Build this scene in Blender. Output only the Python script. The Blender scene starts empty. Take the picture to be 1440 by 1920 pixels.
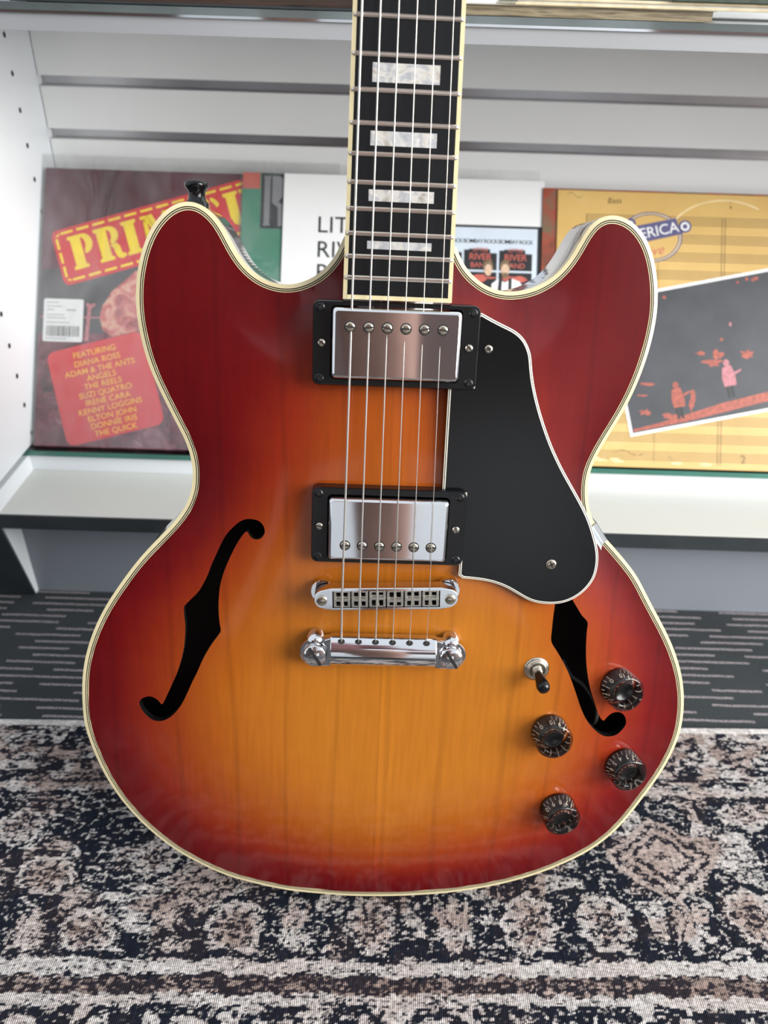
import bpy, math, random
import numpy as np
from mathutils import Vector, Matrix
from mathutils.geometry import delaunay_2d_cdt

SC = bpy.context.scene
COL = SC.collection

# ------------------------------------------------------------------ camera
cam_data = bpy.data.cameras.new('camera')
cam_data.sensor_fit = 'VERTICAL'
cam_data.sensor_height = 36.0
cam_data.sensor_width = 27.0
cam_data.lens = 1450.0 / 1920.0 * 36.0
cam_data.clip_start = 0.01
cam_data.dof.use_dof = True
cam_data.dof.focus_distance = 0.45
cam_data.dof.aperture_fstop = 8.0
cam = bpy.data.objects.new('camera', cam_data)
COL.objects.link(cam)
PITCH = math.radians(33.6)
ROLL = math.radians(1.8)
_f = Vector((0, math.cos(PITCH), -math.sin(PITCH)))
_d = Vector((0, -math.sin(PITCH), -math.cos(PITCH)))
_r = Vector((1, 0, 0))
_x = _r * math.cos(ROLL) - _d * math.sin(ROLL)
_y = -(_r * math.sin(ROLL) + _d * math.cos(ROLL))
_z = -_f
cm = Matrix(((_x[0], _y[0], _z[0], 0), (_x[1], _y[1], _z[1], 0), (_x[2], _y[2], _z[2], 0.543), (0, 0, 0, 1)))
cam.matrix_world = cm
SC.camera = cam

# ------------------------------------------------------------------ light
world = bpy.data.worlds.new('world')
SC.world = world
world.use_nodes = True
wn = world.node_tree
wn.nodes['Background'].inputs[0].default_value = (0.86, 0.93, 1.0, 1)
wn.nodes['Background'].inputs[1].default_value = 1.15


def area(name, loc, target, sx, sy, power, col):
    l = bpy.data.lights.new(name, 'AREA')
    l.shape = 'RECTANGLE'
    l.size = sx
    l.size_y = sy
    l.energy = power
    l.color = col
    o = bpy.data.objects.new(name, l)
    COL.objects.link(o)
    o.location = loc
    o.rotation_euler = (Vector(target) - Vector(loc)).to_track_quat('-Z', 'Y').to_euler()
    return o


area('window_daylight', (2.5, -1.0, 1.25), (0.0, 0.38, 0.25), 2.2, 2.0, 235, (1.0, 0.98, 0.95))

SC.view_settings.view_transform = 'Standard'
SC.view_settings.look = 'None'
SC.view_settings.gamma = 1.0
SC.view_settings.use_curve_mapping = False
SC.view_settings.exposure = 0.0
SC.cycles.use_denoising = True
SC.cycles.max_bounces = 10
SC.cycles.transparent_max_bounces = 12


# ------------------------------------------------------------------ materials
def lin(c):
    return tuple((x / 255 / 12.92) if x <= 10 else (((x / 255) + 0.055) / 1.055) ** 2.4 for x in c)


class NT:
    def __init__(self, name):
        self.m = bpy.data.materials.new(name)
        self.m.use_nodes = True
        self.t = self.m.node_tree
        self.b = self.t.nodes['Principled BSDF']
        self.out = self.t.nodes['Material Output']

    def n(self, typ, **kw):
        nd = self.t.nodes.new(typ)
        for k, v in kw.items():
            setattr(nd, k, v)
        return nd

    def l(self, a, b):
        self.t.links.new(a, b)

    def math(self, op, a, b=None, clamp=False):
        nd = self.n('ShaderNodeMath', operation=op)
        nd.use_clamp = clamp
        for i, s in enumerate((a, b)):
            if s is None:
                continue
            if isinstance(s, (int, float)):
                nd.inputs[i].default_value = s
            else:
                self.l(s, nd.inputs[i])
        return nd.outputs[0]

    def coord(self, kind='Object', scale=(1, 1, 1), rot=(0, 0, 0)):
        tc = self.n('ShaderNodeTexCoord')
        mp = self.n('ShaderNodeMapping')
        mp.inputs['Scale'].default_value = scale
        mp.inputs['Rotation'].default_value = rot
        self.l(tc.outputs[kind], mp.inputs[0])
        return mp.outputs[0]

    def noise(self, vec, scale, detail=3, rough=0.5, dist=0.0):
        nd = self.n('ShaderNodeTexNoise')
        nd.inputs['Scale'].default_value = scale
        nd.inputs['Detail'].default_value = detail
        nd.inputs['Roughness'].default_value = rough
        nd.inputs['Distortion'].default_value = dist
        self.l(vec, nd.inputs['Vector'])
        return nd.outputs['Fac']

    def ramp(self, fac, stops, interp='LINEAR'):
        nd = self.n('ShaderNodeValToRGB')
        cr = nd.color_ramp
        cr.interpolation = interp
        while len(cr.elements) < len(stops):
            cr.elements.new(0.5)
        for e, (p, c) in zip(cr.elements, stops):
            e.position = p
            e.color = (*c, 1) if len(c) == 3 else c
        self.l(fac, nd.inputs[0])
        return nd.outputs[0]

    def mix(self, fac, a, b, blend='MIX'):
        nd = self.n('ShaderNodeMix', data_type='RGBA', blend_type=blend)
        for i, s in ((0, fac), (6, a), (7, b)):
            if isinstance(s, (int, float)):
                nd.inputs[i].default_value = s
            elif isinstance(s, tuple):
                nd.inputs[i].default_value = (*s, 1) if len(s) == 3 else s
            else:
                self.l(s, nd.inputs[i])
        return nd.outputs[2]

    def bump(self, h, strength, dist=0.001):
        nd = self.n('ShaderNodeBump')
        nd.inputs['Strength'].default_value = strength
        nd.inputs['Distance'].default_value = dist
        self.l(h, nd.inputs['Height'])
        self.l(nd.outputs[0], self.b.inputs['Normal'])


def mat(name, col, rough=0.5, metal=0.0, coat=0.0, var=0.06, scale=60, spec=0.5, bump=0.0, coat_rough=0.03):
    t = NT(name)
    c = lin(col)
    v = t.coord()
    f = t.noise(v, scale, 3)
    lo = tuple(x * (1 - var) for x in c)
    hi = tuple(min(1, x * (1 + var)) for x in c)
    t.l(t.ramp(f, [(0.3, lo), (0.7, hi)]), t.b.inputs['Base Color'])
    t.b.inputs['Roughness'].default_value = rough
    t.b.inputs['Metallic'].default_value = metal
    t.b.inputs['Coat Weight'].default_value = coat
    t.b.inputs['Coat Roughness'].default_value = coat_rough
    t.b.inputs['Specular IOR Level'].default_value = spec
    if bump:
        t.bump(f, bump)
    return t.m


M = {}
M['cream'] = mat('cream_binding', (214, 201, 160), 0.25, coat=0.5)
M['line_black'] = mat('black_line', (14, 14, 16), 0.3)
M['line_white'] = mat('white_line', (225, 220, 205), 0.3)
M['black_plastic'] = mat('black_plastic', (7, 8, 9), 0.22, var=0.15, spec=0.4)
M['ring_plastic'] = mat('ring_plastic', (9, 10, 12), 0.3, var=0.15, spec=0.4)
M['chrome'] = mat('chrome', (214, 214, 216), 0.06, 1.0, var=0.02)
M['nickel'] = mat('aged_nickel', (196, 188, 172), 0.22, 1.0, var=0.12, scale=900)
M['worn_metal'] = mat('worn_metal', (196, 193, 184), 0.32, 1.0, var=0.15, scale=1500)
M['fret'] = mat('fret_wire', (216, 206, 194), 0.22, 0.95, var=0.05)
M['plate'] = mat('bright_nickel_plate', (186, 193, 198), 0.25, 0.8)
M['slot'] = mat('dark_slot', (20, 18, 16), 0.7)
M['white_lam'] = mat('white_laminate', (230, 235, 239), 0.4, var=0.015, scale=8)
M['deck'] = mat('off_white_deck', (206, 207, 201), 0.4, var=0.02, scale=6)
M['slat'] = mat('grey_white_slat', (236, 238, 238), 0.38, var=0.02, scale=10)
M['dark_edge'] = mat('dark_edging', (44, 50, 53), 0.45, var=0.15)
M['added_wall_brown'] = mat('mauve_brown_added_wall', (92, 76, 73), 0.8, var=0.1, scale=3)
M['kick'] = mat('grey_kick_board', (126, 132, 140), 0.5, var=0.03, scale=8)
M['alu'] = mat('brushed_aluminium', (176, 176, 178), 0.3, 1.0, var=0.06, scale=30)
M['shelf_grey'] = mat('grey_shelf_front', (158, 160, 163), 0.4, var=0.02, scale=8)
M['card_white'] = mat('white_card', (226, 228, 228), 0.5, var=0.01)
M['ink_black'] = mat('black_ink', (32, 34, 38), 0.5)
M['ink_grey'] = mat('grey_ink', (128, 130, 134), 0.5)
M['ink_staff'] = mat('staff_line_ink', (92, 74, 42), 0.6)
M['yellow'] = mat('yellow_print', (240, 212, 52), 0.5, var=0.06)
M['orange_y'] = mat('amber_print', (246, 190, 52), 0.5, var=0.08)
M['red'] = mat('red_print', (206, 52, 58), 0.5, var=0.04)
M['red_dull'] = mat('dull_red_print', (190, 96, 84), 0.5, var=0.1)
M['green'] = mat('green_print', (66, 132, 108), 0.5, var=0.04)
M['stage'] = mat('stage_black_print', (58, 60, 66), 0.5, var=0.25, scale=25)
M['pale_blue'] = mat('pale_blue_print', (198, 210, 222), 0.5, var=0.03)
M['purple'] = mat('purple_blue_print', (84, 82, 122), 0.5, var=0.1)
M['skin_print'] = mat('skin_tone_print', (206, 176, 150), 0.5, var=0.15, scale=300)
M['hair_print'] = mat('hair_brown_print', (116, 98, 74), 0.5, var=0.25, scale=400)
M['orange_p'] = mat('orange_light_print', (158, 80, 64), 0.5, var=0.3, scale=220)
M['pink_p'] = mat('pink_light_print', (178, 114, 122), 0.5, var=0.25, scale=260)
M['rubber'] = mat('wire_grey', (60, 58, 58), 0.5)
M['inner'] = mat('dark_inner_wood', (38, 22, 18), 0.8, var=0.2, scale=80)
M['hole_edge'] = mat('black_painted_edge', (16, 15, 15), 0.35)
M['side'] = mat('dark_cherry_lacquer', (66, 22, 24), 0.3, coat=1.0, var=0.15, scale=20)
M['neckwood'] = mat('cherry_neck_lacquer', (88, 26, 20), 0.3, coat=1.0, var=0.12, scale=20)


def glass(name, tint, edge=False):
    t = NT(name)
    nt = t.t
    nt.nodes.remove(t.b)
    g = t.n('ShaderNodeBsdfGlossy')
    g.inputs['Roughness'].default_value = 0.02
    tr = t.n('ShaderNodeBsdfTransparent')
    tr.inputs[0].default_value = (*tint, 1)
    fr = t.n('ShaderNodeFresnel')
    fr.inputs[0].default_value = 1.45
    mx = t.n('ShaderNodeMixShader')
    t.l(fr.outputs[0], mx.inputs[0])
    t.l(tr.outputs[0], mx.inputs[1])
    t.l(g.outputs[0], mx.inputs[2])
    t.l(mx.outputs[0], t.out.inputs[0])
    return t.m


M['glass'] = glass('clear_glass', (0.93, 0.97, 0.95))
M['knob_shell'] = glass('smoky_clear_plastic', (0.88, 0.84, 0.82))
M['glass_green'] = mat('green_glass_edge', (40, 106, 92), 0.12, var=0.25, scale=14, coat=1)
M['glass_grey'] = mat('grey_glass_edge', (92, 100, 100), 0.12, var=0.25, scale=14, coat=1)


def plastic_sleeve():
    t = NT('clear_plastic_sleeve')
    t.t.nodes.remove(t.b)
    v = t.coord(scale=(1, 0.35, 1))
    f = t.noise(v, 26, 4, 0.6, 1.2)
    df = t.n('ShaderNodeBsdfDiffuse')
    df.inputs[0].default_value = (0.72, 0.74, 0.74, 1)
    tr = t.n('ShaderNodeBsdfTransparent')
    tr.inputs[0].default_value = (0.97, 0.97, 0.97, 1)
    g = t.n('ShaderNodeBsdfGlossy')
    g.inputs['Roughness'].default_value = 0.08
    m1 = t.n('ShaderNodeMixShader')
    t.l(t.ramp(f, [(0.35, (0.01,) * 3), (0.75, (0.09,) * 3)]), m1.inputs[0])
    t.l(tr.outputs[0], m1.inputs[1])
    t.l(df.outputs[0], m1.inputs[2])
    m2 = t.n('ShaderNodeMixShader')
    m2.inputs[0].default_value = 0.035
    t.l(m1.outputs[0], m2.inputs[1])
    t.l(g.outputs[0], m2.inputs[2])
    bp = t.n('ShaderNodeBump')
    bp.inputs['Strength'].default_value = 0.5
    bp.inputs['Distance'].default_value = 0.004
    t.l(f, bp.inputs['Height'])
    t.l(bp.outputs[0], g.inputs['Normal'])
    t.l(m2.outputs[0], t.out.inputs[0])
    return t.m


M['sleeve'] = plastic_sleeve()


def burst_mat():
    t = NT('cherry_sunburst_lacquer')
    at = t.n('ShaderNodeAttribute')
    at.attribute_name = 'burst'
    v = t.coord(scale=(1, 0.06, 1))
    g1 = t.noise(v, 420, 4, 0.6, 0.3)
    v2 = t.coord(scale=(1, 0.18, 1))
    g2 = t.noise(v2, 26, 3, 0.55, 1.8)
    v3 = t.coord(scale=(0.25, 1, 1))
    g3 = t.noise(v3, 90, 3, 0.6, 0.6)
    f = t.math('ADD', at.outputs['Fac'], t.math('MULTIPLY', t.math('SUBTRACT', g2, 0.5), 0.10))
    f = t.math('ADD', f, t.math('MULTIPLY', t.math('SUBTRACT', g3, 0.5), 0.07))
    c = t.ramp(f, [(0.0, lin((86, 4, 8))), (0.10, lin((102, 9, 10))), (0.28, lin((128, 34, 13))),
                   (0.5, lin((142, 57, 15))), (0.75, lin((155, 80, 18))), (1.0, lin((169, 102, 28)))])
    # fine vertical grain
    c = t.mix(1.0, c, t.ramp(g1, [(0.3, (0.9,) * 3), (0.7, (1.05,) * 3)]), 'MULTIPLY')
    # a few dark cathedral grain lines
    w = t.n('ShaderNodeTexWave', wave_type='BANDS', bands_direction='X')
    w.inputs['Scale'].default_value = 9.0
    w.inputs['Distortion'].default_value = 5.0
    w.inputs['Detail'].default_value = 2.0
    w.inputs['Detail Scale'].default_value = 0.9
    t.l(t.coord(scale=(1, 0.16, 1)), w.inputs[0])
    ln = t.ramp(w.outputs['Fac'], [(0.0, (0.86,) * 3), (0.035, (1.0,) * 3), (1.0, (1.0,) * 3)])
    c = t.mix(1.0, c, ln, 'MULTIPLY')
    # book-matched strips near the centre seam
    sx = t.n('ShaderNodeSeparateXYZ')
    t.l(t.coord(), sx.inputs[0])
    xx = t.math('MULTIPLY', sx.outputs[0], 1.0)
    st = t.ramp(t.math('ADD', t.math('MULTIPLY', xx, 10.0), 0.5),
                [(0.0, (0.97,) * 3), (0.425, (1.0,) * 3), (0.44, (0.92,) * 3), (0.455, (1.06,) * 3), (0.53, (1.03,) * 3), (0.545, (1.0,) * 3)], 'CONSTANT')
    c = t.mix(1.0, c, st, 'MULTIPLY')
    t.l(c, t.b.inputs['Base Color'])
    t.b.inputs['Roughness'].default_value = 0.42
    t.b.inputs['Specular IOR Level'].default_value = 0.1
    t.b.inputs['Coat Weight'].default_value = 0.55
    t.b.inputs['Coat Roughness'].default_value = 0.1
    return t.m


M['burst'] = burst_mat()


def ebony():
    t = NT('ebony_fretboard')
    f = t.noise(t.coord(scale=(1, 0.05, 1)), 600, 3)
    t.l(t.ramp(f, [(0.3, lin((6, 8, 10))), (0.8, lin((14, 17, 20)))]), t.b.inputs['Base Color'])
    t.b.inputs['Roughness'].default_value = 0.38
    t.b.inputs['Specular IOR Level'].default_value = 0.3
    return t.m


M['ebony'] = ebony()


def pearl():
    t = NT('pearloid_inlay')
    v = t.coord()
    f = t.noise(v, 45, 3, 0.5, 2.5)
    t.l(t.ramp(f, [(0.25, lin((142, 136, 126))), (0.45, lin((196, 193, 186))), (0.55, lin((160, 162, 166))), (0.75, lin((208, 205, 198)))]),
        t.b.inputs['Base Color'])
    t.b.inputs['Roughness'].default_value = 0.25
    t.b.inputs['Coat Weight'].default_value = 0.6
    return t.m


M['pearl'] = pearl()


def wound():
    t = NT('wound_string')
    w = t.n('ShaderNodeTexWave', wave_type='BANDS', bands_direction='Y')
    w.inputs['Scale'].default_value = 500
    t.l(t.coord(), w.inputs[0])
    t.l(t.ramp(w.outputs['Fac'], [(0, (0.35, 0.33, 0.31)), (1, (0.75, 0.72, 0.68))]), t.b.inputs['Base Color'])
    t.b.inputs['Metallic'].default_value = 0.75
    t.b.inputs['Roughness'].default_value = 0.4
    return t.m


M['wound'] = wound()
M['plain'] = mat('plain_steel_string', (214, 209, 200), 0.35, 0.85)


def carpet():
    t = NT('charcoal_carpet_tiles')
    v = t.coord()
    sx = t.n('ShaderNodeSeparateXYZ')
    t.l(v, sx.inputs[0])
    P = 0.0095
    wob = t.math('MULTIPLY', t.math('SUBTRACT', t.noise(v, 60, 2), 0.5), 0.0016)
    yy = t.math('DIVIDE', t.math('ADD', sx.outputs[1], wob), P)
    row = t.math('FLOOR', yy)
    fr = t.math('ABSOLUTE', t.math('SUBTRACT', t.math('FRACT', yy), 0.5))
    wn1 = t.n('ShaderNodeTexWhiteNoise', noise_dimensions='1D')
    t.l(row, wn1.inputs['W'])
    off = t.math('MULTIPLY', wn1.outputs['Value'], 7.3)
    xx = t.math('ADD', t.math('DIVIDE', sx.outputs[0], 0.105), off)
    cell = t.math('FLOOR', xx)
    wn2 = t.n('ShaderNodeTexWhiteNoise', noise_dimensions='2D')
    cb = t.n('ShaderNodeCombineXYZ')
    t.l(cell, cb.inputs[0])
    t.l(row, cb.inputs[1])
    t.l(cb.outputs[0], wn2.inputs['Vector'])
    duty = t.math('ADD', t.math('MULTIPLY', wn2.outputs['Value'], 0.4), 0.42)
    on = t.math('LESS_THAN', t.math('FRACT', xx), duty)
    line = t.math('LESS_THAN', fr, 0.14)
    rag = t.math('GREATER_THAN', t.noise(t.coord(scale=(1, 1, 1)), 700, 2), 0.42)
    mask = t.math('MULTIPLY', t.math('MULTIPLY', on, line), rag)
    base = t.ramp(t.noise(v, 1100, 3, 0.7), [(0.3, lin((38, 42, 44))), (0.7, lin((78, 82, 84)))])
    big = t.ramp(t.noise(v, 9, 2), [(0.3, (0.85,) * 3), (0.7, (1.1,) * 3)])
    base = t.mix(1.0, base, big, 'MULTIPLY')
    c = t.mix(mask, base, lin((152, 144, 146)))
    t.l(c, t.b.inputs['Base Color'])
    t.b.inputs['Roughness'].default_value = 0.95
    t.b.inputs['Specular IOR Level'].default_value = 0.1
    t.bump(t.noise(v, 900, 3, 0.7), 0.6, 0.002)
    return t.m


M['carpet'] = carpet()


def rug_mat():
    t = NT('woven_persian_rug')
    at = t.n('ShaderNodeAttribute')
    at.attribute_name = 'rugcol'
    v = t.coord(scale=(1, 0.12, 1))
    nz = t.noise(v, 900, 2, 0.5)
    wv = t.n('ShaderNodeTexWave', wave_type='BANDS', bands_direction='X')
    wv.inputs['Scale'].default_value = 250
    wv.inputs['Distortion'].default_value = 1.6
    wv.inputs['Detail'].default_value = 1.0
    wv.inputs['Detail Scale'].default_value = 0.6
    t.l(t.coord(scale=(1, 0.25, 1)), wv.inputs[0])
    th = t.math('ADD', t.math('MULTIPLY', nz, 0.55), t.math('MULTIPLY', wv.outputs['Fac'], 0.45))
    v2 = t.coord(scale=(0.3, 1, 1))
    th2 = t.noise(v2, 650, 2, 0.6)
    c = t.mix(1.0, at.outputs['Color'], t.ramp(th, [(0.36, (0.52,) * 3), (0.62, (1.3,) * 3)]), 'MULTIPLY')
    c = t.mix(1.0, c, t.ramp(th2, [(0.35, (0.72,) * 3), (0.65, (1.2,) * 3)]), 'MULTIPLY')
    t.l(c, t.b.inputs['Base Color'])
    t.b.inputs['Roughness'].default_value = 0.9
    t.b.inputs['Specular IOR Level'].default_value = 0.15
    t.bump(th, 0.5, 0.0012)
    return t.m


M['rug'] = rug_mat()


def marbled(name, stops, scale, dist=1.0, stretch=(1, 1, 1)):
    t = NT(name)
    f = t.noise(t.coord(scale=stretch), scale, 5, 0.62, dist * 0.5)
    t.l(t.ramp(f, stops), t.b.inputs['Base Color'])
    t.b.inputs['Roughness'].default_value = 0.45
    return t.m


M['prime_top'] = marbled('maroon_cloth_print', [(0.3, lin((58, 36, 44))), (0.5, lin((88, 44, 54))), (0.7, lin((112, 84, 96)))], 14, 0.8, (1, 0.4, 1))
M['prime_mid'] = marbled('dark_grey_print', [(0.3, lin((56, 56, 60))), (0.7, lin((96, 92, 96)))], 12)
M['prime_low'] = marbled('maroon_marbled_print', [(0.32, lin((44, 20, 28))), (0.5, lin((98, 38, 52))), (0.62, lin((128, 74, 88))), (0.74, lin((186, 146, 156)))], 55, 1.5)
M['meat'] = marbled('meat_print', [(0.3, lin((142, 60, 66))), (0.48, lin((196, 112, 108))), (0.6, lin((214, 172, 150))), (0.72, lin((168, 84, 74)))], 70, 2.0)
M['tan'] = marbled('worn_tan_cover', [(0.3, lin((194, 158, 90))), (0.6, lin((206, 172, 104))), (0.8, lin((214, 188, 136)))], 9, 0.6)
M['rust'] = marbled('rust_brown_cover', [(0.3, lin((88, 62, 46))), (0.45, lin((150, 70, 52))), (0.6, lin((112, 98, 78))), (0.8, lin((74, 46, 38)))], 26, 1.0)
M['wear'] = mat('white_ring_wear', (222, 202, 152), 0.6, var=0.1)
M['pages'] = marbled('old_page_edges', [(0.3, lin((52, 44, 36))), (0.45, lin((150, 138, 112))), (0.6, lin((96, 84, 66))), (0.75, lin((178, 166, 138)))], 300, 0.4, (0.05, 1, 1.2))
M['pages_dark'] = marbled('dark_page_edges', [(0.3, lin((24, 20, 18))), (0.5, lin((64, 48, 40))), (0.68, lin((44, 40, 34))), (0.8, lin((200, 186, 150)))], 260, 0.4, (0.06, 1, 1.2))
M['cream_card'] = marbled('aged_cream_card', [(0.3, lin((196, 182, 146))), (0.7, lin((224, 212, 180)))], 60)
M['dark_green'] = marbled('worn_green_cloth', [(0.3, lin((44, 56, 48))), (0.7, lin((72, 84, 72)))], 120)
M['white_page'] = mat('white_page', (224, 226, 224), 0.6)


# ------------------------------------------------------------------ mesh helpers
class MB:
    """collects shapes, links them as one mesh object"""

    def __init__(self, s=0.001, off=(0, 0, 0)):
        self.v, self.f, self.mi, self.sm = [], [], [], []
        self.s = s
        self.off = off
        self.T = None

    def add(self, vs, fs, mi=0, smooth=False):
        b = len(self.v)
        for p in vs:
            p = Vector(p)
            if self.T is not None:
                p = self.T @ p
            self.v.append(((p[0] - self.off[0]) * self.s, (p[1] - self.off[1]) * self.s, (p[2] - self.off[2]) * self.s))
        for k, f in enumerate(fs):
            self.f.append([b + i for i in f])
            self.mi.append(mi if isinstance(mi, int) else mi[k])
            self.sm.append(smooth)
        return self

    def box(self, x0, x1, y0, y1, z0, z1, mi=0):
        vs = [(x, y, z) for z in (z0, z1) for y in (y0, y1) for x in (x0, x1)]
        return self.add(vs, [(0, 2, 3, 1), (4, 5, 7, 6), (0, 1, 5, 4), (2, 6, 7, 3), (0, 4, 6, 2), (1, 3, 7, 5)], mi)

    def prism(self, pts, z0, z1, mi=0, cap=True, mi_side=None):
        n = len(pts)
        a = sum(pts[i][0] * pts[(i + 1) % n][1] - pts[(i + 1) % n][0] * pts[i][1] for i in range(n))
        if a < 0:
            pts = pts[::-1]
        vs = [(p[0], p[1], z0) for p in pts] + [(p[0], p[1], z1) for p in pts]
        fs = [(i, (i + 1) % n, n + (i + 1) % n, n + i) for i in range(n)]
        m = [mi if mi_side is None else mi_side] * n
        if cap:
            fs += [tuple(range(n, 2 * n)), tuple(range(n - 1, -1, -1))]
            m += [mi, mi]
        return self.add(vs, fs, m)

    def lathe(self, prof, c=(0, 0, 0), seg=32, mi=0, smooth=True, close=True):
        """prof: list of (r, z); axis +z at c"""
        vs, fs = [], []
        for r, z in prof:
            for k in range(seg):
                a = 2 * math.pi * k / seg
                vs.append((c[0] + r * math.cos(a), c[1] + r * math.sin(a), c[2] + z))
        for j in range(len(prof) - 1):
            for k in range(seg):
                k2 = (k + 1) % seg
                fs.append((j * seg + k, j * seg + k2, (j + 1) * seg + k2, (j + 1) * seg + k))
        self.add(vs, fs, mi, smooth)
        if close:
            b = []
            self.add([vs[i] for i in range(seg)], [tuple(range(seg - 1, -1, -1))], mi)
            self.add([vs[(len(prof) - 1) * seg + i] for i in range(seg)], [tuple(range(seg))], mi)
        return self

    def tube(self, path, r, seg=10, mi=0):
        pts = [Vector(p) for p in path]
        rs = r if isinstance(r, (list, tuple)) else [r] * len(pts)
        vs, fs = [], []
        up = Vector((0, 0, 1))
        for i, p in enumerate(pts):
            d = (pts[min(i + 1, len(pts) - 1)] - pts[max(i - 1, 0)]).normalized()
            a = d.cross(up)
            if a.length < 1e-3:
                a = d.cross(Vector((1, 0, 0)))
            a.normalize()
            b = d.cross(a)
            for k in range(seg):
                t = 2 * math.pi * k / seg
                q = p + (a * math.cos(t) + b * math.sin(t)) * rs[i]
                vs.append(tuple(q))
        for i in range(len(pts) - 1):
            for k in range(seg):
                k2 = (k + 1) % seg
                fs.append((i * seg + k, (i + 1) * seg + k, (i + 1) * seg + k2, i * seg + k2))
        fs.append(tuple(range(seg)))
        fs.append(tuple(range(len(vs) - 1, len(vs) - seg - 1, -1)))
        return self.add(vs, fs, mi, True)

    def build(self, name, mats, parent=None, bevel=0.0, bseg=2, auto=True):
        me = bpy.data.meshes.new(name)
        me.from_pydata(self.v, [], self.f)
        for m in (mats if isinstance(mats, (list, tuple)) else [mats]):
            me.materials.append(M[m])
        me.polygons.foreach_set('material_index', self.mi)
        me.polygons.foreach_set('use_smooth', self.sm)
        me.update()
        o = bpy.data.objects.new(name, me)
        COL.objects.link(o)
        if parent is not None:
            o.parent = parent
        if bevel:
            b = o.modifiers.new('bevel', 'BEVEL')
            b.width = bevel
            b.segments = bseg
            b.limit_method = 'ANGLE'
            b.angle_limit = math.radians(40)
        return o


def tag(o, label=None, cat=None, group=None, kind=None):
    if label:
        o['label'] = label
    if cat:
        o['category'] = cat
    if group:
        o['group'] = group
    if kind:
        o['kind'] = kind
    return o


def empty(name, loc, parent=None):
    o = bpy.data.objects.new(name, None)
    o.empty_display_size = 0.05
    COL.objects.link(o)
    o.location = loc
    return o


def text_mesh(s, size, offset=0.0, align='LEFT', shear=0.0, space=1.0):
    """vertices and faces of a flat word, in units of size"""
    cu = bpy.data.curves.new('t', 'FONT')
    cu.body = s
    cu.size = size
    cu.offset = offset
    cu.align_x = align
    cu.align_y = 'CENTER'
    cu.shear = shear
    cu.space_character = space
    cu.resolution_u = 3
    o = bpy.data.objects.new('t', cu)
    COL.objects.link(o)
    dg = bpy.context.evaluated_depsgraph_get()
    dg.update()
    me = bpy.data.meshes.new_from_object(o.evaluated_get(dg))
    vs = [tuple(v.co) for v in me.vertices]
    fs = [tuple(p.vertices) for p in me.polygons]
    bpy.data.objects.remove(o)
    bpy.data.curves.remove(cu)
    bpy.data.meshes.remove(me)
    return vs, fs


def put_text(mb, s, size, x, y, z=0.0, ang=0.0, mi=0, **kw):
    vs, fs = text_mesh(s, size, **kw)
    c, si = math.cos(ang), math.sin(ang)
    mb.add([(x + c * a - si * b, y + si * a + c * b, z) for a, b, _ in vs], fs, mi)


def catmull(P, n=6, closed=False):
    P = [np.array(p, float) for p in P]
    out = []
    N = len(P)
    rng = range(N if closed else N - 1)
    for i in rng:
        if closed:
            p0, p1, p2, p3 = P[(i - 1) % N], P[i], P[(i + 1) % N], P[(i + 2) % N]
        else:
            p0, p1, p2, p3 = P[max(i - 1, 0)], P[i], P[i + 1], P[min(i + 2, N - 1)]
        for k in range(n):
            t = k / n
            out.append(0.5 * ((2 * p1) + (-p0 + p2) * t + (2 * p0 - 5 * p1 + 4 * p2 - p3) * t * t + (-p0 + 3 * p1 - 3 * p2 + p3) * t ** 3))
    if not closed:
        out.append(P[-1])
    return np.array(out)


def resample(P, step):
    d = np.r_[0, np.cumsum(np.hypot(*np.diff(P, axis=0).T))]
    n = int(d[-1] / step)
    s = np.linspace(0, d[-1], n + 1)
    return np.c_[np.interp(s, d, P[:, 0]), np.interp(s, d, P[:, 1])]


def smooth_open(P, it):
    P = P.copy()
    for _ in range(it):
        P[1:-1] = 0.5 * P[1:-1] + 0.25 * (P[:-2] + P[2:])
    return P


def inpoly(pts, poly):
    x, y = pts[:, 0], pts[:, 1]
    r = np.zeros(len(pts), bool)
    n = len(poly)
    j = n - 1
    for i in range(n):
        xi, yi = poly[i]
        xj, yj = poly[j]
        c = ((yi > y) != (yj > y))
        with np.errstate(divide='ignore', invalid='ignore'):
            xx = (xj - xi) * (y - yi) / (yj - yi) + xi
        r ^= c & (x < xx)
        j = i
    return r

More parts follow.
